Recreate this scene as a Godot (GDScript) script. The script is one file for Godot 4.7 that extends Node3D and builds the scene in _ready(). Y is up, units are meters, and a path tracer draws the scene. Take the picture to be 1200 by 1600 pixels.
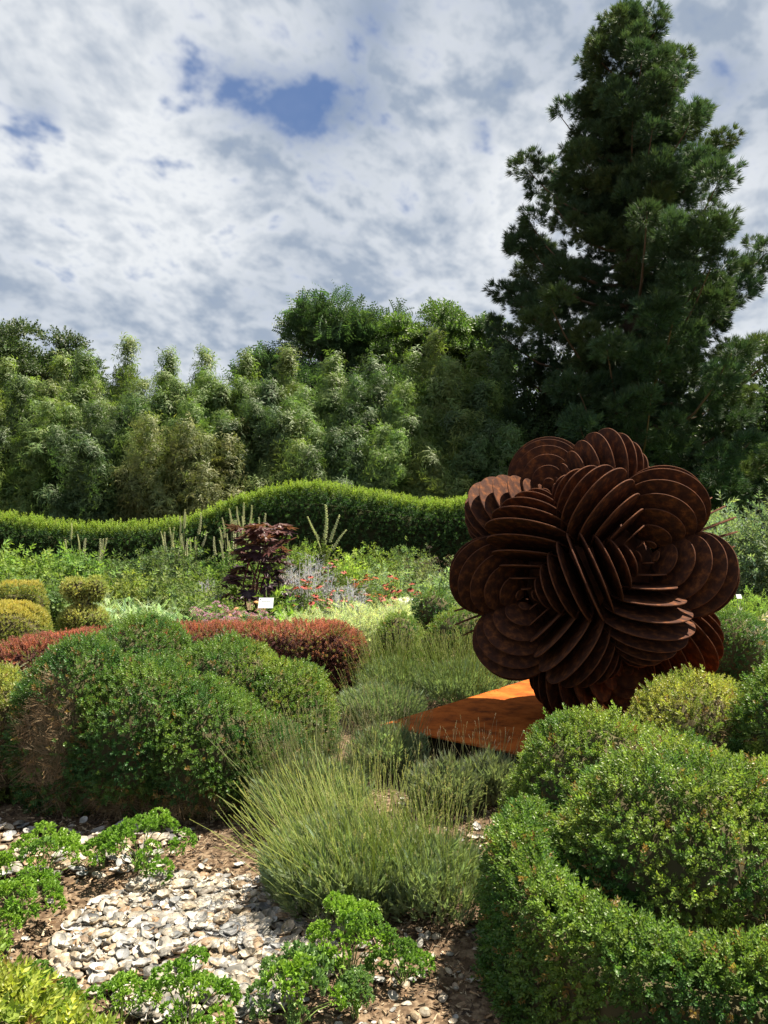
extends Node3D

const EYE := 1.7
const SUN_AZ := 66.0      # degrees from straight ahead, negative is to the left
const SUN_EL := 64.0
const SKY_TURN := 180.0    # turns the sky so that the seam of its picture lies behind the eye
const EXPOSURE := 3.8

var names := {}
var rng := RandomNumberGenerator.new()
var lump := FastNoiseLite.new()
var patchy := FastNoiseLite.new()
var M := {}
var S := {}     # shared leaf and sprig meshes


# ------------------------------------------------------------------ helpers
class Geo:
	var v := PackedVector3Array()
	var n := PackedVector3Array()
	var c := PackedColorArray()
	var uv := PackedVector2Array()
	var smooth := false
	func tri(a: Vector3, b: Vector3, d: Vector3, col: Color) -> void:
		v.push_back(a); v.push_back(b); v.push_back(d)
		c.push_back(col); c.push_back(col); c.push_back(col)
		if smooth:
			var nn := (d - a).cross(b - a).normalized()
			n.push_back(nn); n.push_back(nn); n.push_back(nn)
	func tri_n(a: Vector3, b: Vector3, d: Vector3, na: Vector3, nb: Vector3, nd: Vector3, ca: Color, cb: Color, cd: Color) -> void:
		# ordered so that its front looks along the normals
		if (d - a).cross(b - a).dot(na + nb + nd) >= 0.0:
			v.push_back(a); v.push_back(b); v.push_back(d)
			n.push_back(na); n.push_back(nb); n.push_back(nd)
			c.push_back(ca); c.push_back(cb); c.push_back(cd)
		else:
			v.push_back(a); v.push_back(d); v.push_back(b)
			n.push_back(na); n.push_back(nd); n.push_back(nb)
			c.push_back(ca); c.push_back(cd); c.push_back(cb)
	func quad_n(p: Array, q: Array, col: Color) -> void:
		tri_n(p[0], p[1], p[2], q[0], q[1], q[2], col, col, col)
		tri_n(p[0], p[2], p[3], q[0], q[2], q[3], col, col, col)
	# a leaf folded along its midrib: four faces
	func leaf(at: Vector3, dir: Vector3, up: Vector3, length: float, width: float, fold: float, curl: float, col: Color) -> void:
		var side := dir.cross(up).normalized()
		var u := side.cross(dir).normalized()
		var mid := at + dir * length * 0.48 - u * fold * width + u * curl * length * 0.3
		var tip := at + dir * length - u * curl * length * 0.35
		var l := at + dir * length * 0.42 + side * width * 0.5 + u * curl * length * 0.25
		var r := at + dir * length * 0.42 - side * width * 0.5 + u * curl * length * 0.25
		tri(at, l, mid, col); tri(at, mid, r, col)
		tri(l, tip, mid, col); tri(mid, tip, r, col)
	func blade(at: Vector3, dir: Vector3, side: Vector3, length: float, width: float, droop: float, col: Color) -> void:
		var m := at + dir * length * 0.5
		var tip := at + dir * length + Vector3(0, -droop * length, 0)
		tri(at, m + side * width * 0.5, m - side * width * 0.5, col)
		tri(m + side * width * 0.5, tip, m - side * width * 0.5, col)
	func tube(p: Array, r: Array, sides: int, col: Color, cap := true) -> void:
		smooth = true
		var rings := []
		var normals := []
		for i in p.size():
			var t: Vector3 = (p[mini(i + 1, p.size() - 1)] - p[maxi(i - 1, 0)])
			t = t.normalized()
			var a := t.cross(Vector3(0.31, 0.17, 0.93)).normalized()
			var b := t.cross(a)
			var ring := []
			var nr := []
			for k in sides:
				var w := TAU * k / sides
				var d := a * cos(w) + b * sin(w)
				ring.append(p[i] + d * r[i]); nr.append(d)
			rings.append(ring); normals.append(nr)
		for i in p.size() - 1:
			for k in sides:
				var k2 := (k + 1) % sides
				quad_n([rings[i][k], rings[i][k2], rings[i + 1][k2], rings[i + 1][k]], [normals[i][k], normals[i][k2], normals[i + 1][k2], normals[i + 1][k]], col)
		if cap:
			var e: int = p.size() - 1
			var t: Vector3 = (p[e] - p[e - 1]).normalized()
			for k in sides:
				tri_n(p[e], rings[e][k], rings[e][(k + 1) % sides], t, t, t, col, col, col)
	func box(lo: Vector3, hi: Vector3, col: Color) -> void:
		smooth = true
		for ax in 3:
			for s in [0, 1]:
				var nn := Vector3.ZERO
				nn[ax] = 1.0 if s else -1.0
				var q := []
				for k in [[0, 0], [1, 0], [1, 1], [0, 1]]:
					var p := Vector3.ZERO
					p[ax] = hi[ax] if s else lo[ax]
					p[(ax + 1) % 3] = hi[(ax + 1) % 3] if k[0] else lo[(ax + 1) % 3]
					p[(ax + 2) % 3] = hi[(ax + 2) % 3] if k[1] else lo[(ax + 2) % 3]
					q.append(p)
				quad_n(q, [nn, nn, nn, nn], col)
	func mesh() -> ArrayMesh:
		var a := []
		a.resize(Mesh.ARRAY_MAX)
		a[Mesh.ARRAY_VERTEX] = v
		if n.size() == v.size() and n.size():
			a[Mesh.ARRAY_NORMAL] = n
		a[Mesh.ARRAY_COLOR] = c
		if uv.size() == v.size() and uv.size():
			a[Mesh.ARRAY_TEX_UV] = uv
		var m := ArrayMesh.new()
		if v.size():
			m.add_surface_from_arrays(Mesh.PRIMITIVE_TRIANGLES, a)
		return m


class Bag:                       # copies to be placed
	var b := PackedFloat32Array()
	var count := 0
	func put(x: Vector3, y: Vector3, z: Vector3, o: Vector3, c: Color) -> void:
		b.append_array(PackedFloat32Array([x.x, y.x, z.x, o.x, x.y, y.y, z.y, o.y, x.z, y.z, z.z, o.z, c.r, c.g, c.b, 1.0]))
		count += 1
	# along: the way the copy's y axis points; s its size
	func aim(o: Vector3, along: Vector3, roll: float, s: float, c: Color) -> void:
		var y := along.normalized()
		var x := y.cross(Vector3(0.43, 0.21, 0.88)).normalized()
		var z := x.cross(y)
		var x2 := x * cos(roll) + z * sin(roll)
		put(x2 * s, y * s, x2.cross(y) * s, o, c)


func numbered(called: String) -> String:
	var k: int = names.get(called, 0)
	names[called] = k + 1
	return called if k == 0 else "%s_%03d" % [called, k]


func thing(called: String, label: String, category: String, at := Vector3.ZERO, group := "") -> Node3D:
	var o := Node3D.new()
	o.name = numbered(called)
	add_child(o)
	o.position = at
	tag(o, label, category, group)
	return o


func tag(o: Node, label: String, category: String, group := "") -> void:
	o.set_meta("label", label)
	o.set_meta("category", category)
	if group:
		o.set_meta("group", group)


func part(parent: Node, called: String, m: Mesh, mat: Material, at := Vector3.ZERO, stuff := false) -> MeshInstance3D:
	var o := MeshInstance3D.new()
	o.name = numbered(called) if parent == self else called
	o.mesh = m
	o.material_override = mat
	o.position = at
	parent.add_child(o, true)
	if stuff:
		o.set_meta("kind", "stuff")
	return o


func scatter(parent: Node, called: String, m: Mesh, mat: Material, bag: Bag) -> MultiMeshInstance3D:
	if bag.count == 0:
		return null
	var mm := MultiMesh.new()
	mm.transform_format = MultiMesh.TRANSFORM_3D
	mm.use_colors = true
	mm.mesh = m
	mm.instance_count = bag.count
	mm.buffer = bag.b
	var o := MultiMeshInstance3D.new()
	o.name = numbered(called) if parent == self else called
	o.multimesh = mm
	o.material_override = mat
	parent.add_child(o, true)
	o.set_meta("kind", "stuff")
	return o


func lin(r: float, g: float, b: float) -> Color:
	return Color(r, g, b).linear_to_srgb()


func leaf_mat(rough: float, back: float, spec := 0.4) -> StandardMaterial3D:
	var m := StandardMaterial3D.new()
	m.vertex_color_use_as_albedo = true
	m.roughness = rough
	m.metallic_specular = spec
	if back > 0.0:
		m.backlight_enabled = true
		m.backlight = lin(back * 0.9, back, back * 0.45)
	return m


func plain_mat(rough: float, spec := 0.3) -> StandardMaterial3D:
	var m := StandardMaterial3D.new()
	m.vertex_color_use_as_albedo = true
	m.roughness = rough
	m.metallic_specular = spec
	return m


func rnd(a: float, b: float) -> float:
	return rng.randf_range(a, b)


func ball() -> Vector3:
	var z := rng.randf_range(-1.0, 1.0)
	var w := rng.randf() * TAU
	var r := sqrt(1.0 - z * z)
	return Vector3(r * cos(w), z, r * sin(w))


func vary(c: Color, amount: float) -> Color:
	var k := 1.0 + rng.randf_range(-amount, amount)
	var h := rng.randf_range(-amount, amount) * 0.35
	return Color(c.r * k * (1.0 + h), c.g * k, c.b * k * (1.0 - h))


func noise_tex(freq: float, octaves: int, ramp: Array, seed_: int, size := 512, as_normal := false, bump := 4.0) -> NoiseTexture2D:
	var f := FastNoiseLite.new()
	f.noise_type = FastNoiseLite.TYPE_SIMPLEX_SMOOTH
	f.fractal_type = FastNoiseLite.FRACTAL_FBM
	f.fractal_octaves = octaves
	f.fractal_gain = 0.6
	f.frequency = freq
	f.seed = seed_
	var t := NoiseTexture2D.new()
	t.width = size; t.height = size
	t.seamless = true
	t.noise = f
	if as_normal:
		t.as_normal_map = true
		t.bump_strength = bump
	elif ramp.size():
		var g := Gradient.new()
		var off := PackedFloat32Array()
		var cols := PackedColorArray()
		for i in ramp.size():
			off.append(ramp[i][0]); cols.append(ramp[i][1])
		g.offsets = off; g.colors = cols
		t.color_ramp = g
	return t


# ------------------------------------------------------------------ the scene
func _ready() -> void:
	rng.seed = 7
	lump.seed = 11; lump.frequency = 1.0; lump.fractal_octaves = 3
	patchy.seed = 5; patchy.frequency = 1.0; patchy.fractal_octaves = 2
	camera_and_light()
	materials()
	leaf_shapes()
	ground()
	backdrop()
	far_hedge()
	sculpture()
	border()
	topiaries()
	foreground()


func camera_and_light() -> void:
	var cam := Camera3D.new()
	cam.name = "camera"
	cam.fov = 67.3
	cam.near = 0.05
	cam.far = 600.0
	add_child(cam)
	cam.position = Vector3(0, EYE, 0)
	cam.rotation_degrees = Vector3(1.5, 0, 0)
	cam.current = true
	var sun := DirectionalLight3D.new()
	sun.name = "sun"
	sun.light_energy = 1.45
	sun.light_angular_distance = 0.5
	sun.light_color = Color(1.0, 0.95, 0.86)
	sun.shadow_enabled = true
	add_child(sun)
	var az := deg_to_rad(SUN_AZ)
	var el := deg_to_rad(SUN_EL)
	var from := Vector3(sin(az) * cos(el), sin(el), -cos(az) * cos(el))
	sun.look_at_from_position(from * 50.0, Vector3.ZERO, Vector3.UP)
	var e := Environment.new()
	e.background_mode = Environment.BG_SKY
	e.tonemap_mode = Environment.TONE_MAPPER_LINEAR
	e.tonemap_exposure = EXPOSURE
	e.sdfgi_enabled = true
	e.ssao_enabled = true
	e.ssil_enabled = true
	var sky := Sky.new()
	var pm := PanoramaSkyMaterial.new()
	pm.panorama = ImageTexture.create_from_image(cloudy_sky())
	sky.sky_material = pm
	e.sky = sky
	e.sky_rotation = Vector3(0, deg_to_rad(SKY_TURN), 0)
	var w := WorldEnvironment.new()
	w.name = "world"
	w.environment = e
	add_child(w)


var ca := FastNoiseLite.new()
var cb := FastNoiseLite.new()
var cc := FastNoiseLite.new()

func sky_color(az: float, el: float) -> Color:
	# a broken sheet of high cloud, laid out on a plane overhead
	var up := maxf(sin(el), 0.0)
	var flat := cos(el)
	var x := sin(az) * flat / (up + 0.34)
	var z := cos(az) * flat / (up + 0.34)
	var wx := cb.get_noise_2d(x * 1.6 + 40.3, z * 1.6 + 0.37) * 0.045
	var wz := cb.get_noise_2d(x * 1.6 - 70.1, z * 1.6 + 13.7) * 0.045
	var u := (x * 0.80 - z * 0.60) * 1.2 + wx + 31.7
	var v := (z * 0.80 + x * 0.60) + wz + 17.3
	var big := ca.get_noise_2d(u * 0.9 + 8.0, v * 0.9 + 3.0)
	var mid := ca.get_noise_2d(u * 2.8 - 30.0, v * 2.8 + 9.0)
	var fine := cc.get_noise_2d(u * 6.5, v * 6.5)
	var gaps := 0.0
	for h in [[-5.0, 29.0, 4.6, 2.2, 1.15], [-11.5, 30.3, 4.0, 1.8, 0.75], [-1.0, 34.0, 3.0, 2.6, 0.75], [-24.5, 26.5, 2.2, 1.9, 0.85], [7.3, 27.3, 1.2, 1.6, 0.6], [24.0, 29.0, 2.0, 1.6, 0.35], [40, 33, 6, 4, 0.8], [-60, 40, 9, 5, 0.9], [95, 35, 8, 6, 0.9], [-130, 45, 12, 8, 1.0], [165, 38, 12, 7, 0.9], [20, 62, 14, 9, 0.9]]:
		var da: float = wrapf(rad_to_deg(az) - h[0], -180.0, 180.0)
		var de: float = rad_to_deg(el) - h[1]
		gaps += h[4] * exp(-(da * da / (h[2] * h[2]) + de * de / (h[3] * h[3])))
	var puff := cc.get_noise_2d(u * 15.0 + 60.0, v * 15.0)
	var cover := 1.12 + 0.40 * big + 0.5 * mid + 0.62 * fine + 0.42 * puff
	var cov := smoothstep(-0.1, 0.75, cover + 0.08) * (1.0 - 0.97 * smoothstep(0.12, 1.15, gaps + 0.8 * fine + 0.55 * puff + 0.3 * mid))
	var lit := clampf(0.64 + 0.6 * mid + 0.75 * fine + 0.55 * puff + 0.85 * big, 0.0, 1.12)
	var grey := Color(0.36, 0.43, 0.54)
	var white := Color(0.83, 0.86, 0.895)
	var cloud := grey.lerp(white, lit)
	var blue := Color(0.065, 0.155, 0.40).lerp(Color(0.30, 0.44, 0.68), exp(-up * 4.0))
	var c := blue.lerp(cloud, cov)
	# the sheet thins and pales towards the skyline
	c = c.lerp(Color(0.48, 0.58, 0.70).lerp(cloud, 0.5), exp(-up * 5.0) * 0.85)
	return c * (1.0 / EXPOSURE)


func cloudy_sky() -> Image:
	ca.seed = 21; ca.frequency = 1.0; ca.fractal_octaves = 3; ca.fractal_gain = 0.5
	cb.seed = 4; cb.frequency = 1.0; cb.fractal_octaves = 2
	cc.seed = 9; cc.frequency = 1.0; cc.fractal_octaves = 5; cc.fractal_gain = 0.58
	var w := 4096
	var h := 2048
	var lw := 768
	var lh := 384
	var low := Image.create_empty(lw, lh, false, Image.FORMAT_RGBF)
	for j in lh:
		var el := (0.5 - (j + 0.5) / lh) * PI
		for i in lw:
			var az := ((i + 0.5) / lw - 0.5) * TAU
			low.set_pixel(i, j, sky_color(az, el) if el > -0.02 else Color(0.10, 0.12, 0.08))
	low.resize(w, h, Image.INTERPOLATE_CUBIC)
	# the same sky in finer steps where the eye looks
	for j in range(int(h * (0.5 - 44.0 / 180.0)), int(h * 0.5)):
		var el := (0.5 - (j + 0.5) / h) * PI
		for i in range(int(w * (0.5 - 34.0 / 360.0)), int(w * (0.5 + 34.0 / 360.0))):
			low.set_pixel(i, j, sky_color(((i + 0.5) / w - 0.5) * TAU, el))
	return low


func materials() -> void:
	M.box_leaf = leaf_mat(0.42, 0.95, 0.45)
	M.soft_leaf = leaf_mat(0.6, 1.0, 0.3)
	M.tree_leaf = leaf_mat(0.5, 0.8, 0.4)
	M.bamboo_leaf = leaf_mat(0.5, 1.0, 0.4)
	M.needle = leaf_mat(0.6, 0.55, 0.3)
	M.parsley = leaf_mat(0.42, 0.85, 0.45)
	M.petal = leaf_mat(0.6, 0.8, 0.25)
	M.stem = plain_mat(0.7)
	M.bark = plain_mat(0.9, 0.2)
	var bn := noise_tex(0.03, 4, [], 31, 256, true, 8.0)
	M.bark.normal_enabled = true
	M.bark.normal_texture = bn
	M.bark.uv1_triplanar = true
	M.bark.uv1_scale = Vector3(2, 0.5, 2)
	M.core = plain_mat(1.0, 0.1)
	# weathered steel
	var rust := StandardMaterial3D.new()
	rust.albedo_texture = noise_tex(0.012, 6, [[0.0, lin(0.028, 0.014, 0.012)], [0.44, lin(0.054, 0.022, 0.014)], [0.60, lin(0.082, 0.032, 0.016)], [0.80, lin(0.13, 0.048, 0.02)], [1.0, lin(0.22, 0.082, 0.03)]], 3, 1024)
	rust.uv1_triplanar = true
	rust.uv1_scale = Vector3(0.9, 0.9, 0.9)
	rust.roughness = 0.8
	rust.metallic = 0.0
	rust.metallic_specular = 0.2
	rust.normal_enabled = true
	rust.normal_texture = noise_tex(0.08, 4, [], 8, 512, true, 2.0)
	rust.normal_scale = 0.35
	M.rust = rust
	var plate: StandardMaterial3D = rust.duplicate()
	plate.albedo_texture = noise_tex(0.008, 6, [[0.0, lin(0.10, 0.030, 0.012)], [0.36, lin(0.24, 0.064, 0.016)], [0.58, lin(0.33, 0.088, 0.019)], [1.0, lin(0.42, 0.125, 0.03)]], 17, 1024)
	plate.uv1_scale = Vector3(0.45, 0.45, 0.45)
	plate.roughness = 0.9
	plate.metallic_specular = 0.1
	M.plate = plate
	var black := StandardMaterial3D.new()
	black.albedo_color = lin(0.02, 0.017, 0.015)
	black.roughness = 0.9
	M.black = black


# ------------------------------------------------------------------ sculpture
func disc_mesh(r: float, t: float) -> ArrayMesh:
	var g := Geo.new()
	g.smooth = true
	var sides := 56
	var b := t * 0.25
	var rings := [[0.0, t * 0.5], [r - b, t * 0.5], [r, t * 0.5 - b], [r, -t * 0.5 + b], [r - b, -t * 0.5], [0.0, -t * 0.5]]
	var nrm := [Vector2(0, 1), Vector2(1, 1).normalized(), Vector2(1, 0), Vector2(1, -1).normalized(), Vector2(0, -1)]
	for i in 5:
		for k in sides:
			var w0 := TAU * k / sides
			var w1 := TAU * (k + 1) / sides
			var q := []
			var qn := []
			for e in [[i, w0], [i, w1], [i + 1, w1], [i + 1, w0]]:
				var rr: Array = rings[e[0]]
				q.append(Vector3(cos(e[1]) * rr[0], rr[1], sin(e[1]) * rr[0]))
				qn.append(Vector3(cos(e[1]) * nrm[i].x, nrm[i].y, sin(e[1]) * nrm[i].x).normalized())
			var col := Color(1, 1, 1)
			if i == 0:
				g.tri_n(q[0], q[2], q[3], qn[0], qn[2], qn[3], col, col, col)
			elif i == 4:
				g.tri_n(q[0], q[1], q[2], qn[0], qn[1], qn[2], col, col, col)
			else:
				g.quad_n(q, qn, col)
	return g.mesh()


func sculpture() -> void:
	var top := 0.20
	var big := 1.17
	var centre := Vector3(1.65, top + big, -6.2)
	# the square plinth, one corner pointing left
	var p := thing("steel_plinth", "low square rusty orange steel plinth under the disc sculpture, corner pointing left", "plinth", Vector3(1.65, 0, -6.2))
	p.rotation_degrees.y = 45.0 + 6.0
	var g := Geo.new()
	g.box(Vector3(-1.2, -0.012, -1.2), Vector3(1.2, 0.0, 1.2), Color.WHITE)
	part(p, "top_plate", g.mesh(), M.plate, Vector3(0, top, 0))
	g = Geo.new()
	g.box(Vector3(-1.02, -0.02, -1.02), Vector3(1.02, top - 0.014, 1.02), Color.WHITE)
	part(p, "base_frame", g.mesh(), M.black)

	var s := thing("disc_sculpture", "large dark rusted steel flower ball built of fanned round discs", "sculpture", Vector3(1.65, top, -6.2))
	var meshes := []
	for k in 6:
		meshes.append(disc_mesh(big * 0.283 * (1.0 - pow(k / 5.5, 1.42)), 0.010))
	var w := (Vector3(0, EYE, 0) - centre).normalized()
	var right := Vector3(w.z, 0, -w.x).normalized()
	var up := w.cross(right)
	w = (w - right * 0.03 - up * 0.03).normalized()
	var e1 := (right * 110.0 - up * 270.0).normalized()
	e1 = (e1 - w * e1.dot(w)).normalized()
	var t1 := e1.cross(w)
	var phi := (1.0 + sqrt(5.0)) / 2.0
	var ico := []
	for a in [-1.0, 1.0]:
		for b in [-phi, phi]:
			ico.append(Vector3(0, a, b)); ico.append(Vector3(a, b, 0)); ico.append(Vector3(b, 0, a))
	var first := true
	var local := Basis()
	for i in 12:
		for j in range(i + 1, 12):
			if ico[i].distance_to(ico[j]) > 2.1:
				continue
			var v: Vector3 = (ico[i] + ico[j]).normalized()
			var t: Vector3 = (ico[j] - ico[i]).normalized()
			if first:
				first = false
				local = Basis(e1, w, t1) * Basis(t.cross(v).normalized() * -1.0, v, t).transposed()
				if local.determinant() < 0.0:
					local = Basis(e1, w, t1) * Basis(t.cross(v).normalized(), v, t).transposed()
			var V := local * v
			var T := local * t
			var fan := Node3D.new()
			fan.name = "disc_fan"
			s.add_child(fan, true)
			for k in range(-5, 6):
				var th := deg_to_rad(5.35 * k)
				var u := V * cos(th) + T * sin(th)
				var m := T * cos(th) - V * sin(th)
				var d := part(fan, "disc", meshes[absi(k)], M.rust)
				var x := m.cross(u).normalized()
				d.transform = Transform3D(Basis(x, m, x.cross(m)), Vector3(0, big, 0) + u * big * 0.725)
	# unseen drum added to keep bright gaps from showing between the fans
	var drum := SphereMesh.new()
	drum.radius = big * 0.44; drum.height = big * 0.88
	drum.radial_segments = 32; drum.rings = 16
	part(s, "added_drum", drum, M.rust, Vector3(0, big, 0))


# ------------------------------------------------------------------ leaves and sprigs
# green stands for the copy's own colour: the vertex colour only shifts it
func leaf_shapes() -> void:
	S.box = []
	for k in 3:
		S.box.append(sprig(5, 0.048, 0.019, 0.011, 0.9, 0.2))
	S.box_small = sprig(5, 0.034, 0.014, 0.009, 0.9, 0.2)
	S.box_big = sprig(5, 0.075, 0.036, 0.019, 0.9, 0.2)
	S.barberry = sprig(6, 0.07, 0.022, 0.012, 0.8, 0.15)
	S.hornbeam = sprig(5, 0.16, 0.055, 0.036, 1.1, 0.12)
	S.perennial = sprig(4, 0.12, 0.075, 0.03, 1.1, 0.12)
	S.fine = sprig(8, 0.12, 0.03, 0.008, 0.8, 0.1)
	S.broad = sprig(4, 0.32, 0.17, 0.10, 1.15, 0.1)
	S.silver = sprig(5, 0.14, 0.075, 0.026, 1.0, 0.1)
	# lavender foliage: narrow leaves in an upright tuft
	var g := Geo.new()
	for k in 14:
		var w := rnd(0, TAU)
		var d := Vector3(cos(w) * 0.45, 1, sin(w) * 0.45).normalized()
		g.blade(Vector3(0, rnd(0, 0.05), 0), d, d.cross(Vector3(cos(w + 1), 0, sin(w + 1))).normalized(), rnd(0.03, 0.055), 0.0045, 0.0, vary(Color(1, 1, 1), 0.2))
	S.lavender_leaf = g.mesh()
	# bamboo spray: a thin branchlet hung with narrow leaves
	g = Geo.new()
	for k in 15:
		var t := rnd(0.05, 1.0)
		var w := rnd(0, TAU)
		var d := Vector3(cos(w) * 0.75, rnd(-0.35, 0.45), sin(w) * 0.75).normalized()
		g.blade(Vector3(rnd(-0.03, 0.03), t * 0.36, rnd(-0.03, 0.03)), d, d.cross(Vector3.UP).normalized(), rnd(0.15, 0.26), rnd(0.022, 0.034), 0.3, vary(Color(1, 1, 1), 0.22))
	S.bamboo = g.mesh()
	# conifer tuft: a brush of cords
	g = Geo.new()
	for k in 34:
		var d := (ball() * 0.62 + Vector3(0, 1.0, 0)).normalized()
		var s := d.cross(ball()).normalized()
		g.blade(d * rnd(0.0, 0.10), d, s, rnd(0.12, 0.27), rnd(0.014, 0.024), -0.05, vary(Color(1, 1, 1), 0.25))
	S.tuft = g.mesh()
	# a long feathered leaf
	g = Geo.new()
	for k in 9:
		for s in [-1, 1]:
			var d := Vector3(s * 0.85, 0.45, rnd(-0.1, 0.1)).normalized()
			g.leaf(Vector3(0, 0.08 + k * 0.085, -0.012 * k * k * 0.6), d, Vector3(0, 0, 1), 0.20 - absf(k - 4) * 0.012, 0.07, 0.1, -0.1, vary(Color(1, 1, 1), 0.15))
	S.frond = g.mesh()
	# fern-like pale spray
	g = Geo.new()
	for k in 12:
		for s in [-1, 1]:
			var d := Vector3(s * 0.9, 0.35, 0).normalized()
			g.blade(Vector3(0, 0.03 + k * 0.03, -0.0012 * k * k), d, Vector3(0, 0.9, 0.2).normalized(), 0.10 * (1.0 - k / 14.0), 0.022, 0.1, vary(Color(1, 1, 1), 0.15))
	S.fern = g.mesh()


func sprig(pairs: int, height: float, length: float, width: float, spread: float, fold: float) -> ArrayMesh:
	var g := Geo.new()
	for k in pairs:
		var t := (k + 0.3) / pairs
		for s in 2:
			var w := PI * s + k * PI * 0.5 + rnd(-0.3, 0.3)
			var tilt := spread * (1.0 - 0.45 * t) + rnd(-0.2, 0.2)
			var d := Vector3(cos(w) * sin(tilt), cos(tilt), sin(w) * sin(tilt))
			var s2 := length * (1.0 - 0.35 * t * t) * rnd(0.85, 1.15)
			g.leaf(Vector3(cos(w), 0, sin(w)) * 0.001 + Vector3(0, height * t, 0), d, Vector3.UP + Vector3(0.01, 0, 0.02), s2, width * s2 / length, fold, rnd(-0.15, 0.2), vary(Color(1, 1, 1), 0.16) * (0.92 + 0.16 * t))
	g.tri(Vector3(-0.001, 0, 0), Vector3(0, height, 0), Vector3(0.001, 0, 0), Color(0.9, 0.7, 0.6))
	return g.mesh()


# ------------------------------------------------------------------ ground
func ground_height(x: float, z: float) -> float:
	var d := Vector2(x, z).length()
	var h := lump.get_noise_2d(x * 1.3, z * 1.3) * 0.03 + lump.get_noise_2d(x * 6.0 + 50.0, z * 6.0) * 0.012 + lump.get_noise_2d(x * 22.0, z * 22.0 + 9.0) * 0.007
	return h * clampf(1.5 - d * 0.08, 0.0, 1.0)


func ground() -> void:
	var g := Geo.new()
	var n := 150
	var xs := []
	var zs := []
	for i in n + 1:
		var t := (i / float(n)) * 2.0 - 1.0
		xs.append(4.2 * t + 240.0 * pow(absf(t), 7.0) * signf(t))
	for i in n + 1:
		var t := i / float(n)
		zs.append(1.0 - 6.5 * t - 320.0 * pow(t, 7.0))
	zs.insert(0, 6.0); zs.insert(0, 80.0)
	var pts := []
	var nrm := []
	for z in zs:
		var row := []
		var rn := []
		for x in xs:
			row.append(Vector3(x, ground_height(x, z), z))
			var e := 0.02
			rn.append(Vector3(ground_height(x - e, z) - ground_height(x + e, z), 2.0 * e, ground_height(x, z - e) - ground_height(x, z + e)).normalized())
		pts.append(row); nrm.append(rn)
	for j in zs.size() - 1:
		for i in n:
			g.quad_n([pts[j][i], pts[j][i + 1], pts[j + 1][i + 1], pts[j + 1][i]], [nrm[j][i], nrm[j][i + 1], nrm[j + 1][i + 1], nrm[j + 1][i]], Color.WHITE)
	var soil := StandardMaterial3D.new()
	soil.albedo_texture = noise_tex(0.02, 6, [[0.0, lin(0.045, 0.030, 0.020)], [0.45, lin(0.085, 0.058, 0.038)], [0.62, lin(0.15, 0.11, 0.075)], [1.0, lin(0.25, 0.19, 0.13)]], 5, 1024)
	soil.uv1_triplanar = true
	soil.uv1_world_triplanar = true
	soil.uv1_scale = Vector3(0.8, 0.8, 0.8)
	soil.roughness = 1.0
	soil.metallic_specular = 0.2
	soil.normal_enabled = true
	soil.normal_texture = noise_tex(0.05, 5, [], 6, 512, true, 6.0)
	soil.normal_scale = 0.8
	M.soil = soil
	var o := part(self, "ground", g.mesh(), soil)
	o.set_meta("kind", "structure")

	# lawn beyond the beds on the right
	var lm := StandardMaterial3D.new()
	lm.albedo_texture = noise_tex(0.03, 4, [[0.0, lin(0.06, 0.12, 0.02)], [1.0, lin(0.13, 0.22, 0.04)]], 12, 256)
	lm.uv1_triplanar = true
	lm.uv1_world_triplanar = true
	lm.roughness = 0.9
	g = Geo.new()
	g.box(Vector3(5.0, -0.03, -24.0), Vector3(40.0, 0.02, -13.2), Color.WHITE)
	o = part(self, "lawn", g.mesh(), lm)
	o.set_meta("kind", "structure")
	var bag := Bag.new()
	for k in 14000:
		var x := rnd(5.0, 16.0)
		bag.aim(Vector3(x, 0.018, rnd(-24.0, -13.2)), Vector3(rnd(-0.4, 0.4), 1, rnd(-0.4, 0.4)), rnd(0, TAU), rnd(0.7, 1.3), vary(Color(0.11, 0.20, 0.035), 0.3))
	g = Geo.new()
	for k in 5:
		var w := rnd(0, TAU)
		g.blade(Vector3(rnd(-0.03, 0.03), 0, rnd(-0.03, 0.03)), Vector3(cos(w) * 0.4, 1, sin(w) * 0.4).normalized(), Vector3(cos(w + 1.5), 0, sin(w + 1.5)), 0.06, 0.008, 0.2, Color.WHITE)
	var gr := scatter(self, "grass", g.mesh(), M.soft_leaf, bag)
	gr.set_meta("label", "short mown green lawn grass right of the beds")
	gr.set_meta("category", "grass")

	# bark, straw and crumbs lying on the soil
	bag = Bag.new()
	for k in 26000:
		var x := rnd(-2.3, 1.6)
		var z := -rnd(2.2, 5.6)
		var c: Color = [Color(0.14, 0.095, 0.06), Color(0.22, 0.16, 0.10), Color(0.08, 0.055, 0.038), Color(0.34, 0.27, 0.19), Color(0.05, 0.036, 0.026)][rng.randi() % 5]
		bag.aim(Vector3(x, ground_height(x, z) + 0.003, z), Vector3(rnd(-1, 1), rnd(-0.25, 0.35), rnd(-1, 1)), rnd(0, TAU), rnd(0.35, 1.25) , vary(c, 0.3))
	g = Geo.new()
	var q := [Vector3(-0.004, 0, 0), Vector3(0.005, 0.001, 0.002), Vector3(0.003, 0.03, 0.003), Vector3(-0.005, 0.026, 0.001)]
	g.tri(q[0], q[1], q[2], Color.WHITE); g.tri(q[0], q[2], q[3], Color.WHITE)
	g.tri(q[1], q[1] + Vector3(0, 0, -0.004), q[2], Color.WHITE); g.tri(q[0], q[3], q[0] + Vector3(0, 0.002, -0.005), Color.WHITE)
	g.tri(q[2], q[2] + Vector3(0, -0.002, -0.005), q[3], Color.WHITE)
	var lit := scatter(self, "bark_litter", g.mesh(), M.stem, bag)
	lit.set_meta("label", "brown bark chips and dry straw littering the soil")
	lit.set_meta("category", "mulch")


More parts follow.
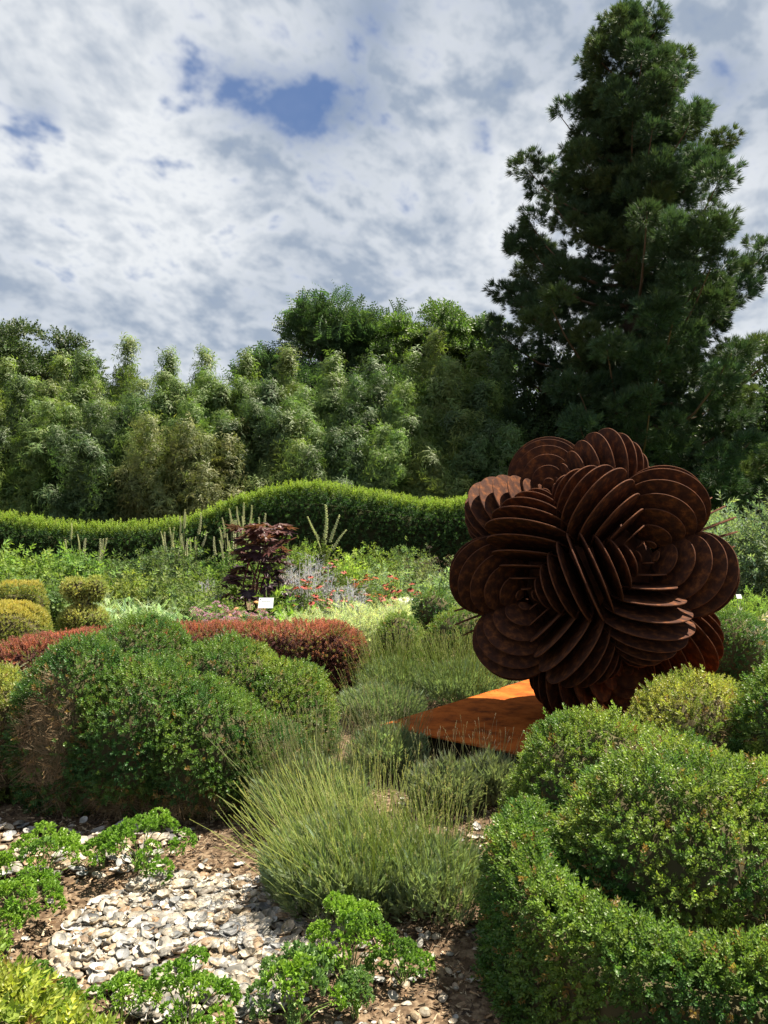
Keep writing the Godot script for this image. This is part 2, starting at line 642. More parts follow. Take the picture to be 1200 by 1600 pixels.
# ------------------------------------------------------------------ backdrop
func backdrop() -> void:
	conifer()
	# ------- bamboo grove: x, z, height, how many culms, tint, label
	var green := Color(0.115, 0.175, 0.055)
	var yellow := Color(0.135, 0.185, 0.06)
	var tan := Color(0.15, 0.17, 0.065)
	var deep := Color(0.07, 0.115, 0.045)
	var rows := [
		[-15.6, -27.5, 6.6, green, "leftmost tall green bamboo clump cut off by the left edge"],
		[-13.9, -27.0, 6.9, yellow, "yellowish rounded bamboo clump rising at far left below dark tree"],
		[-12.4, -28.0, 7.4, yellow, "highest yellow green bamboo clump beside the dark left tree"],
		[-10.8, -26.6, 7.1, green, "bright green feathery bamboo clump left of the thin spires"],
		[-9.6, -27.4, 7.9, yellow, "bamboo clump ending in the tallest thin spire against the sky"],
		[-8.3, -27.0, 7.3, green, "bamboo clump with a second slender spire above the low hedge"],
		[-6.8, -26.8, 7.3, green, "wide soft green bamboo clump in the middle of the grove"],
		[-5.4, -27.3, 7.2, green, "bamboo clump reaching the sky left of the feathered tree"],
		[-3.9, -26.6, 7.2, yellow, "light bamboo clump standing below the left edge of feathered tree"],
		[-2.4, -27.2, 7.2, green, "rounded green bamboo clump in front of the feathered tree"],
		[-0.9, -26.8, 7.0, deep, "darker bamboo clump in front of the feathered tree's right half"],
		[0.3, -26.4, 7.1, green, "mid green bamboo clump between the two background trees"],
		[1.4, -27.0, 8.0, yellow, "pointed bright green bamboo clump below the bright rounded tree"],
		[2.6, -26.6, 7.2, green, "bamboo clump under the right side of bright rounded tree"],
		[3.7, -27.2, 7.4, deep, "dark green bamboo clump next to the conifer's left skirt"],
		[-14.8, -26.0, 5.9, green, "mid height green bamboo clump near the left edge"],
		[-12.9, -25.8, 6.0, deep, "dark green bamboo clump filling the grove below the yellowish one"],
		[-11.0, -25.8, 5.7, green, "soft green bamboo clump in the grove's second rank, left part"],
		[-9.2, -25.7, 5.6, deep, "dark bamboo clump under the tallest thin spire"],
		[-7.5, -25.6, 5.8, green, "green bamboo clump under the second slender spire"],
		[-5.9, -25.6, 5.7, green, "green bamboo clump above the straw coloured one"],
		[-4.2, -25.6, 5.9, deep, "dark green bamboo clump above the hedge's rise"],
		[-2.4, -25.7, 5.6, green, "soft green bamboo clump straight above the hedge's crest"],
		[-0.6, -25.6, 5.7, deep, "dark bamboo clump under the feathered tree's right half"],
		[1.0, -25.6, 5.9, green, "green bamboo clump under the pointed bright one"],
		[2.8, -25.6, 5.8, deep, "dark bamboo clump at the grove's right end left of sculpture"],
		[-14.6, -25.0, 4.6, deep, "shaded low bamboo clump at far left above the hedge"],
		[-11.8, -24.8, 4.6, green, "low green bamboo clump above the hedge's low left stretch"],
		[-9.0, -24.6, 5.0, deep, "dim low bamboo clump behind the lowest dip of hedge"],
		[-7.0, -24.4, 4.6, tan, "tan tipped drooping bamboo clump behind the hedge's dip"],
		[-5.2, -24.4, 4.7, tan, "straw coloured drooping bamboo clump left of hedge's high crest"],
		[-3.5, -24.6, 4.9, yellow, "pale yellow drooping bamboo clump above the hedge's crest"],
		[-1.6, -24.6, 4.4, deep, "dark low bamboo clump behind the hedge's high crest"],
		[0.2, -24.6, 4.6, green, "low bamboo clump behind the hedge right of its crest"],
		[1.9, -24.4, 4.8, yellow, "lit yellow green bamboo clump behind hedge left of sculpture"],
		[3.5, -24.8, 4.4, deep, "shaded bamboo clump just left of the sculpture's top"],
	]
	for r in rows:
		bamboo(Vector3(r[0], 0, r[1]), r[2] + (0.55 if r[2] > 5.5 else 0.3), r[3], r[4])
	# ------- trees behind the grove
	broad_tree("broadleaf_tree", "large dark broadleaf tree at the far left behind bamboo", Vector3(-22.5, 0, -44), 14.6,
		[[Vector3(-2.5, 10.6, 0), Vector3(4.6, 4.0, 4)], [Vector3(2.6, 9.8, 0.5), Vector3(3.9, 3.3, 3.5)], [Vector3(-6.5, 9.5, 0), Vector3(3.5, 3.8, 3)], [Vector3(5.6, 7.6, 1), Vector3(2.9, 2.6, 3)], [Vector3(0, 6.5, 1.5), Vector3(6.5, 3.5, 3.5)]],
		S.broad, Color(0.045, 0.075, 0.028), 15000)
	broad_tree("feathered_tree", "dark tree with long feathered leaves behind the middle of bamboo", Vector3(-3.0, 0, -43), 15.3,
		[[Vector3(0.2, 11.8, 0), Vector3(2.4, 2.6, 2.6)], [Vector3(2.4, 11.0, 0), Vector3(2.6, 2.6, 2.6)], [Vector3(-2.6, 9.6, 0.5), Vector3(2.2, 1.6, 2.4)], [Vector3(0, 8.4, 1), Vector3(4.2, 2.4, 3)], [Vector3(3.4, 8.6, 0.4), Vector3(2.6, 2.4, 2.6)], [Vector3(0, 5.5, 1), Vector3(5, 2.4, 3)]],
		S.frond, Color(0.05, 0.09, 0.04), 6500)
	broad_tree("broadleaf_tree", "bright green rounded tree left of the tall conifer", Vector3(2.7, 0, -41), 14.0,
		[[Vector3(-0.4, 10.6, 0), Vector3(2.5, 2.9, 2.6)], [Vector3(1.8, 10.2, 0), Vector3(1.9, 2.7, 2.4)], [Vector3(-1.6, 8.4, 0.8), Vector3(2.4, 2.6, 2.4)], [Vector3(1.0, 6.8, 0.8), Vector3(3.4, 2.6, 2.6)]],
		S.broad, Color(0.08, 0.135, 0.035), 13000)
	# ------- dense growth low behind the conifer
	for a in [[7.2, -31.5, 8.6, "dark evergreen shrub low behind the conifer's left side"], [11.5, -32.5, 8.8, "dark evergreen shrub low behind the conifer's trunk"], [16.0, -31.0, 9.5, "dark evergreen shrub at far right behind the conifer"], [4.9, -29.5, 7.6, "dark evergreen shrub between the bamboo and the conifer"], [21.5, -32.0, 8.0, "dark evergreen shrub beyond the right edge behind the lawn"]]:
		broad_tree("evergreen_shrub", a[3], Vector3(a[0], 0, a[1]), a[2],
			[[Vector3(0, a[2] * 0.55, 0), Vector3(2.6, a[2] * 0.5, 2.2)], [Vector3(1.2, a[2] * 0.3, 0.6), Vector3(2.8, a[2] * 0.36, 2.2)], [Vector3(-1.4, a[2] * 0.3, 0.5), Vector3(2.6, a[2] * 0.36, 2.2)]],
			S.broad, Color(0.04, 0.07, 0.028), 3000)
	# ------- far line of trees, left and right, closing the garden
	for a in [[-40.0, -58.0, 12.0, "distant dark tree beyond the garden at far left"], [-10.5, -62.0, 9.0, "distant tree hidden mostly behind bamboo spires"], [34.0, -52.0, 12.0, "distant dark tree beyond the lawn at far right"], [24.0, -48.0, 9.0, "distant green tree right of the conifer behind lawn"]]:
		broad_tree("distant_tree", a[3], Vector3(a[0], 0, a[1]), a[2],
			[[Vector3(0, a[2] * 0.62, 0), Vector3(6.5, a[2] * 0.38, 4)], [Vector3(-3.5, a[2] * 0.38, 0), Vector3(5, a[2] * 0.36, 4)], [Vector3(3.5, a[2] * 0.38, 0), Vector3(5, a[2] * 0.36, 4)]],
			S.broad, Color(0.055, 0.09, 0.035), 4000)


func bamboo(at: Vector3, height: float, tint: Color, label: String) -> void:
	var o := thing("bamboo_clump", label, "bamboo", at, "bamboo clumps of the grove behind the hedge")
	var bag := Bag.new()
	var culms := Geo.new()
	var count := 7
	for k in count:
		var w := TAU * k / count + rnd(-0.4, 0.4)
		var h := height * (1.0 if k == 0 else rnd(0.55, 0.97))
		var base := Vector3(cos(w) * rnd(0.1, 0.5), 0, sin(w) * rnd(0.1, 0.5))
		var out := Vector3(cos(w), 0, sin(w)) * (0.25 if k == 0 else rnd(0.7, 1.4))
		var pts := []
		var rad := []
		for i in 9:
			var t := i / 8.0
			pts.append(base + out * t * t * 1.1 + Vector3(0, h * (t - (0.0 if k == 0 else 0.10 * t * t * t)), 0))
			rad.append(0.03 * (1.0 - 0.85 * t))
		culms.tube(pts, rad, 5, Color(0.16, 0.18, 0.07))
		var puff := rnd(0.75, 1.2)
		var shade := vary(tint * 1.15, 0.12)
		for j in 850:
			var t := 0.14 + 0.86 * (1.0 - pow(rng.randf(), 0.85))
			var f := t * 8.0
			var i := mini(int(f), 7)
			var p: Vector3 = pts[i].lerp(pts[i + 1], f - i)
			# side branches: longest in the middle of the culm, short at its tip, in rounded whorls
			var reach := (0.12 + 1.6 * pow(maxf(1.0 - t, 0.0), 0.8) * minf(1.0, t * 2.2)) * puff * (0.88 + 0.16 * sin(t * 17.0 + k * 1.7) * sin(t * 41.0 + k)) * (0.75 if k == 0 else 1.0)
			var u := ball()
			u.y = u.y * 0.35 + 0.05
			var r := pow(rng.randf(), 0.5)
			p += u * reach * r + Vector3(0, 0.15 - 0.42 * r * r * reach, 0)
			var dir := Vector3(u.x, 0.35 - r * 0.75 + rnd(-0.25, 0.25), u.z) + out * 0.15
			if t > 0.9:
				dir.y += 1.0
			bag.aim(p, dir, rnd(0, TAU), rnd(0.75, 1.35), vary(shade, 0.34))
	# side shoots: small leaning plumes with sunlight put into a lighter tint
	for k in 9:
		var c := Vector3(rnd(-1.2, 1.2), height * rnd(0.22, 0.80), rnd(-0.3, 1.3))
		var size := rnd(0.45, 0.85)
		var shade := vary(tint * 1.35, 0.16)
		var lean := Vector3(rnd(-0.4, 0.4), 1.0, rnd(0.0, 0.4))
		for j in int(420 * size):
			var t := rng.randf()
			var u := ball()
			u.y *= 0.5
			var wide := size * (0.25 + 0.75 * pow(1.0 - t, 0.7)) * minf(1.0, 0.4 + t * 3.0)
			var r := sqrt(rng.randf())
			bag.aim(c + lean * (t - 0.4) * size * 2.6 + u * wide * r + Vector3(0, -0.3 * r * r * wide, 0), Vector3(u.x, 0.5 - 0.8 * r + t * 0.5, u.z) + ball() * 0.3, rnd(0, TAU), rnd(0.6, 1.05), vary(shade, 0.3))
	part(o, "culms", culms.mesh(), M.stem, Vector3.ZERO, true)
	scatter(o, "foliage", S.bamboo, M.bamboo_leaf, bag)


func broad_tree(called: String, label: String, at: Vector3, height: float, lobes: Array, shape: Mesh, tint: Color, count: int) -> void:
	var o := thing(called, label, "shrub" if called.ends_with("shrub") else "tree", at, "dark evergreens low behind the conifer" if called.ends_with("shrub") else "")
	var g := Geo.new()
	var top := Vector3(rnd(-0.3, 0.3), height * 0.72, 0)
	g.tube([Vector3.ZERO, Vector3(0.1, height * 0.2, 0), Vector3(-0.1, height * 0.45, 0.1), top], [height * 0.028, height * 0.022, height * 0.015, height * 0.005], 8, Color(0.10, 0.085, 0.065))
	part(o, "trunk", g.mesh(), M.bark)
	var bag := Bag.new()
	var total := 0.0
	for l in lobes:
		total += l[1].x * l[1].y
	for l in lobes:
		var c: Vector3 = l[0]
		var r: Vector3 = l[1]
		var clumps := int(maxf(12.0, r.x * r.y * 5.5))
		var each := int(count * (r.x * r.y / total) / clumps * 2.0)
		for k in clumps:
			var u := ball()
			if u.y < -0.25:
				u.y = -u.y * 0.5
			var p := c + u * r * (0.62 + 0.38 * pow(rng.randf(), 0.5))
			if k % 6 == 0:
				g = Geo.new()
				var s := Vector3(0, clampf(p.y * 0.6, height * 0.15, height * 0.66), 0)
				g.tube([s, s.lerp(p, 0.5) + Vector3(0, 0.3, 0), p], [height * 0.008, height * 0.005, 0.02], 5, Color(0.09, 0.075, 0.06))
				part(o, "limb", g.mesh(), M.bark)
			var blob := rnd(0.6, 1.15) * (0.6 + 0.13 * minf(r.x, r.y))
			var shade := vary(tint * 1.3, 0.25)
			for j in each:
				var q := ball()
				q.y = absf(q.y) * 0.8 - 0.15
				var d := (q + Vector3(0, 0.25, 0)).normalized()
				bag.aim(p + q * blob * pow(rng.randf(), 0.4), d, rnd(0, TAU), rnd(0.75, 1.3), vary(shade, 0.25))
	scatter(o, "crown", shape, M.tree_leaf, bag)


func conifer() -> void:
	var o := thing("conifer_tree", "very tall dark shaggy conifer rising behind the sculpture", "tree", Vector3(9.1, 0, -28.0))
	var height := 21.2
	var g := Geo.new()
	g.tube([Vector3.ZERO, Vector3(0.05, 3, 0), Vector3(0, 8, 0), Vector3(0.05, 14, 0), Vector3(0, height - 1.0, 0)], [0.55, 0.44, 0.33, 0.18, 0.03], 12, Color(0.075, 0.055, 0.045))
	part(o, "trunk", g.mesh(), M.bark)
	var bag := Bag.new()
	var limbs := 122
	for k in limbs:
		var t := (k + rnd(0.0, 0.9)) / limbs
		var h := 1.6 + (height - 2.4) * pow(t, 0.92)
		var w := k * 2.39996 + rnd(-0.35, 0.35)
		var reach := reach_at(h) * rnd(0.66, 1.1)
		if rng.randf() < 0.12:
			reach *= 0.6
		var out := Vector3(cos(w), 0, sin(w))
		var rise := lerpf(-0.12, 0.42, t)
		var pts := []
		var rad := []
		for i in 7:
			var s := i / 6.0
			pts.append(Vector3(0, h, 0) + out * reach * s + Vector3(0, reach * (rise * s - 0.20 * sin(s * PI) * (1.0 - t) + 0.22 * s * s * s), 0))
			rad.append((0.035 + 0.012 * reach) * (1.0 - 0.85 * s))
		g = Geo.new()
		g.tube(pts, rad, 6, Color(0.11, 0.075, 0.055))
		part(o, "limb", g.mesh(), M.bark)
		var clumps := 2 + int(reach * 0.95)
		var tint := Color(0.058, 0.100, 0.055) if rng.randf() < 0.65 else Color(0.085, 0.125, 0.055)
		for j in clumps:
			var s := 1.0 - 0.62 * pow(j / float(clumps), 1.1)
			var f := s * 6.0
			var i := mini(int(f), 5)
			var p: Vector3 = pts[i].lerp(pts[i + 1], f - i)
			var side := out.cross(Vector3.UP)
			p += side * rnd(-0.9, 0.9) * (0.25 + 0.17 * reach) * (0.4 if j == 0 else 1.0) + Vector3(0, rnd(-0.15, 0.3), 0)
			if j > 0 and rng.randf() < 0.16:
				continue
			var blob := rnd(0.34, 0.78) * (0.66 + 0.07 * reach)
			var shade := vary(tint, 0.2)
			for m in int(95 * blob * blob / 0.36):
				var q := ball()
				q = Vector3(q.x, q.y * 0.72, q.z)
				var d := q + Vector3(0, 0.55, 0) + out * 0.5
				bag.aim(p + q * blob * (0.35 + 0.65 * rng.randf()), d, rnd(0, TAU), rnd(0.7, 1.2), vary(shade, 0.25))
	# shorter inner boughs, close round the trunk
	for k in 70:
		var h := rnd(2.5, 17.0)
		var w := k * 2.39996
		var r := reach_at(h) * rnd(0.16, 0.42)
		var shade := vary(Color(0.050, 0.088, 0.05), 0.2)
		for m in 85:
			var q := ball()
			bag.aim(Vector3(cos(w) * r, h, sin(w) * r) + q * Vector3(0.75, 0.5, 0.75) * (0.35 + 0.65 * rng.randf()), q * 0.8 + Vector3(cos(w) * 0.5, 0.5, sin(w) * 0.5), rnd(0, TAU), rnd(0.7, 1.2), vary(shade, 0.25))
	# the leader
	for m in 120:
		var q := ball()
		bag.aim(Vector3(0, height - rnd(0.0, 2.2), 0) + q * Vector3(0.5, 0.4, 0.5) * rng.randf(), q * 0.7 + Vector3(0, 1, 0), rnd(0, TAU), rnd(0.7, 1.1), vary(Color(0.045, 0.075, 0.03), 0.25))
	scatter(o, "foliage", S.tuft, M.needle, bag)


func reach_at(h: float) -> float:
	var p := [[0.0, 5.0], [3.0, 5.8], [7.0, 5.4], [9.4, 4.9], [11.8, 4.2], [14.0, 3.3], [16.4, 2.35], [18.8, 1.4], [21.0, 0.35], [23.0, 0.2]]
	for i in p.size() - 1:
		if h < p[i + 1][0]:
			return lerpf(p[i][1], p[i + 1][1], (h - p[i][0]) / (p[i + 1][0] - p[i][0]))
	return 0.4


# ------------------------------------------------------------------ hedges: a rounded profile swept along a path
# path points are (x, height, z); half_width may differ from the height
func hedge(o: Node3D, path: Array, half: float, square: float, shapes: Array, mat: Material, density: float, colour: Callable, depth: float, lumps: float, core_tint: Color) -> void:
	var base := o.position
	var lens := [0.0]
	for i in path.size() - 1:
		lens.append(lens[i] + Vector2(path[i + 1].x - path[i].x, path[i + 1].z - path[i].z).length())
	var total: float = lens[-1]
	var where := func(s: float) -> Array:
		var q := clampf(s, 0.0, total)
		var i := 0
		while i < path.size() - 2 and lens[i + 1] < q:
			i += 1
		var f: float = (q - lens[i]) / maxf(lens[i + 1] - lens[i], 1e-5)
		var p0: Vector3 = path[maxi(i - 1, 0)]
		var p1: Vector3 = path[i]
		var p2: Vector3 = path[i + 1]
		var p3: Vector3 = path[mini(i + 2, path.size() - 1)]
		var p := p1.cubic_interpolate(p2, p0, p3, f)
		var p_b := p1.cubic_interpolate(p2, p0, p3, f + 0.05)
		var d := Vector3(p_b.x - p.x, 0, p_b.z - p.z).normalized()
		return [p, d]
	var at := func(s: float, phi: float, scale_: float) -> Vector3:
		var r: Array = where.call(s)
		var p: Vector3 = r[0]
		var d: Vector3 = r[1]
		var over := maxf(maxf(-s, s - total), 0.0) / half
		var k := sqrt(maxf(1.0 - over * over, 0.0))
		var cx := signf(cos(phi)) * pow(absf(cos(phi)), 2.0 / square) * half * k * scale_
		var cy := pow(absf(sin(phi)), 2.0 / square) * p.y * (0.6 + 0.4 * k) * scale_
		if k == 0.0:
			cy *= 0.5
		var side := Vector3(-d.z, 0, d.x)
		return Vector3(p.x, 0, p.z) + d * (clampf(s, -half, total + half) - clampf(s, 0.0, total)) * scale_ + side * cx + Vector3(0, cy, 0)
	# lengths round the profile, so that leaves are spread evenly
	var table := [0.0]
	var prev := Vector2(half, 0)
	for i in range(1, 61):
		var phi := PI * i / 60.0
		var q := Vector2(signf(cos(phi)) * pow(absf(cos(phi)), 2.0 / square) * half, pow(absf(sin(phi)), 2.0 / square) * path[path.size() / 2].y)
		table.append(table[i - 1] + q.distance_to(prev))
		prev = q
	var bag := []
	for k in shapes.size():
		bag.append(Bag.new())
	var n := int((total + half * 1.6) * table[60] * density)
	for k in n:
		var s := rnd(-half * 0.98, total + half * 0.98)
		var l: float = rng.randf() * table[60]
		var i := 0
		while table[i + 1] < l:
			i += 1
		var phi: float = PI * (i + (l - table[i]) / maxf(table[i + 1] - table[i], 1e-6)) / 60.0
		var p: Vector3 = at.call(s, phi, 1.0)
		var e := 0.02
		var nn: Vector3 = (at.call(s, phi + e, 1.0) - at.call(s, phi - e, 1.0)).cross(at.call(s + 0.02, phi, 1.0) - at.call(s - 0.02, phi, 1.0)).normalized()
		var r: Array = where.call(s)
		if nn.dot(p - Vector3(r[0].x, r[0].y * 0.4, r[0].z)) < 0.0:
			nn = -nn
		var bump := lump.get_noise_3d(p.x * 2.2, p.y * 2.2, p.z * 2.2) * lumps + lump.get_noise_3d(p.x * 7.0, p.y * 7.0 + 30.0, p.z * 7.0) * lumps * 0.5
		var c: Variant = colour.call(p, nn)
		if c == null:
			continue
		p += nn * (bump - depth * pow(rng.randf(), 1.6))
		bag[k % shapes.size()].aim(p - base, nn + ball() * 0.75 + Vector3(0, 0.25, 0), rnd(0, TAU), rnd(0.75, 1.25), c)
	# solid core added to block light, standing in for the woody inside
	var g := Geo.new()
	g.smooth = true
	var steps := int(total / maxf(half * 0.5, 0.05)) + 6
	var rows := []
	for i in steps + 1:
		var row := []
		var s := lerpf(-half * 0.9, total + half * 0.9, i / float(steps))
		for j in 13:
			row.append((at.call(s, PI * j / 12.0, 0.86 if half > 0.15 else 0.7) as Vector3) - base)
		rows.append(row)
	for i in steps:
		for j in 12:
			var q := [rows[i][j], rows[i][j + 1], rows[i + 1][j + 1], rows[i + 1][j]]
			var nn: Vector3 = (q[2] - q[0]).cross(q[1] - q[3]).normalized()
			g.quad_n(q, [nn, nn, nn, nn], core_tint)
	part(o, "blocking_core", g.mesh(), M.core)
	for k in shapes.size():
		scatter(o, "foliage", shapes[k], mat, bag[k])


func far_hedge() -> void:
	var path := []
	for a in [[-17.0, 2.3], [-15.0, 2.25], [-13.0, 1.95], [-11.4, 1.98], [-9.9, 2.06], [-8.4, 1.83], [-6.7, 1.80], [-5.0, 1.97], [-3.8, 2.45], [-2.7, 2.74], [-1.8, 2.84], [-0.7, 2.68], [0.4, 2.50], [1.5, 2.36], [2.6, 2.52], [4.0, 2.6], [5.2, 2.4]]:
		path.append(Vector3(a[0], a[1], -20.0 - 0.02 * a[0]))
	var o := thing("wavy_hedge", "long clipped green hedge with a wavy top behind the flower border", "hedge", Vector3(-6, 0, -20))
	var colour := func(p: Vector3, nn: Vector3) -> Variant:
		var c := Color(0.045, 0.095, 0.035).lerp(Color(0.20, 0.29, 0.055), clampf(nn.y * 1.7 - 0.65 + rnd(-0.25, 0.25), 0.0, 1.0))  # sunlit top and shaded front are put into the leaf colour by slope
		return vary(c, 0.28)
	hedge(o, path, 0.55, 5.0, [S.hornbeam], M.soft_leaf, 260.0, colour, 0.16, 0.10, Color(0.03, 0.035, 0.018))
	# shoots standing out of the top
	var bag := Bag.new()
	for k in 2400:
		var t := rng.randf() * (path.size() - 1)
		var i := int(t)
		var p: Vector3 = path[i].cubic_interpolate(path[i + 1], path[maxi(i - 1, 0)], path[mini(i + 2, path.size() - 1)], t - i)
		bag.aim(p + Vector3(0, rnd(-0.04, 0.12), rnd(-0.5, 0.5)) - o.position, Vector3(rnd(-0.5, 0.5), 1, rnd(-0.5, 0.5)), rnd(0, TAU), rnd(0.6, 1.1), vary(Color(0.22, 0.31, 0.06), 0.25))
	scatter(o, "top_shoots", S.hornbeam, M.soft_leaf, bag)


# ------------------------------------------------------------------ clipped mounds: overlapping ellipsoids
# lobes: [centre, radii] in the world; bare: [centre, radius] where the leaves have died
func mound(called: String, label: String, category: String, group: String, lobes: Array, shapes: Array, mat: Material, density: float, tint: Array, bare := [], lumps := 0.035) -> Node3D:
	var base := Vector3(lobes[0][0].x, 0, lobes[0][0].z)
	var o := thing(called, label, category, base, group)
	var bags := []
	for k in shapes.size():
		bags.append(Bag.new())
	var twigs := Bag.new()
	var core := Geo.new()
	for li in lobes.size():
		var c: Vector3 = lobes[li][0]
		var r: Vector3 = lobes[li][1]
		var area := 4.0 * PI * pow((pow(r.x * r.y, 1.6) + pow(r.x * r.z, 1.6) + pow(r.y * r.z, 1.6)) / 3.0, 1.0 / 1.6)
		for k in int(area * density):
			var u := ball()
			var p := c + u * r
			if p.y < 0.01:
				continue
			var inside := false
			for lj in lobes.size():
				if lj != li and ((p - lobes[lj][0]) / lobes[lj][1]).length() < 0.93:
					inside = true
			if inside:
				continue
			var nn := (u / r).normalized()
			p += nn * (lump.get_noise_3d(p.x * 3.0, p.y * 3.0, p.z * 3.0) * lumps * 1.6 + lump.get_noise_3d(p.x * 11.0, p.y * 11.0, p.z * 11.0) * lumps)
			var dead := 0.0
			for b in bare:
				var q: Vector3 = (p - b[0]) / b[1]
				dead = maxf(dead, clampf(1.35 - q.length() + patchy.get_noise_3d(p.x * 6.0, p.y * 6.0, p.z * 6.0) * 0.5, 0.0, 1.0))
			var roll := rng.randf()
			if dead > 0.25 and roll < dead * 1.15:
				if rng.randf() < 0.95:
					twigs.aim(p - base - nn * rnd(0.02, 0.07), nn * 0.6 + ball() * 1.1 + Vector3(0, 0.5, 0), rnd(0, TAU), rnd(0.35, 0.95), vary(Color(0.26, 0.19, 0.115), 0.35))
				continue
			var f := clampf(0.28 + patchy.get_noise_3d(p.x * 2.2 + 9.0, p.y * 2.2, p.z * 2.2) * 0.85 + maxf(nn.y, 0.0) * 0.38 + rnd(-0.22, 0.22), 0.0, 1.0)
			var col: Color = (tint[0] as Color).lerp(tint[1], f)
			if rng.randf() < 0.035 + dead * 0.4:
				col = Color(0.23, 0.155, 0.06)
			p -= nn * 0.05 * pow(rng.randf(), 1.8)
			if rng.randf() < 0.03:
				p += nn * rnd(0.02, 0.045)
				col = col * 1.25
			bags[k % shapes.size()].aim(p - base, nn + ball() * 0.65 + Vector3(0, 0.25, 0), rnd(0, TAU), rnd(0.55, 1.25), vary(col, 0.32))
		# closed dark body added against light passing through, in place of real branches
		core.smooth = true
		for i in 10:
			for j in 20:
				var q := []
				var qn := []
				for e in [[i, j], [i, j + 1], [i + 1, j + 1], [i + 1, j]]:
					var th: float = PI * e[0] / 10.0
					var ph: float = TAU * e[1] / 20.0
					var d := Vector3(sin(th) * cos(ph), cos(th), sin(th) * sin(ph))
					var rr := r - Vector3(0.07, 0.07, 0.07)
					if r.x < 0.3:
						rr = r * 0.82
					q.append(c + d * rr - base); qn.append((d / rr).normalized())
				core.quad_n(q, qn, Color(0.085, 0.075, 0.045))
	part(o, "blocking_core", core.mesh(), M.core)
	for k in shapes.size():
		scatter(o, "foliage", shapes[k], mat, bags[k])
	scatter(o, "bare_twigs", twig_mesh(), M.stem, twigs)
	return o


func twig_mesh() -> ArrayMesh:
	if S.has("twig"):
		return S.twig
	var g := Geo.new()
	for k in 3:
		var d := (Vector3(rnd(-0.4, 0.4), 1, rnd(-0.4, 0.4))).normalized()
		g.tube([Vector3.ZERO, d * 0.05 + ball() * 0.006, d * 0.11 + ball() * 0.012], [0.0016, 0.0012, 0.0006], 3, vary(Color.WHITE, 0.2), false)
	S.twig = g.mesh()
	return S.twig


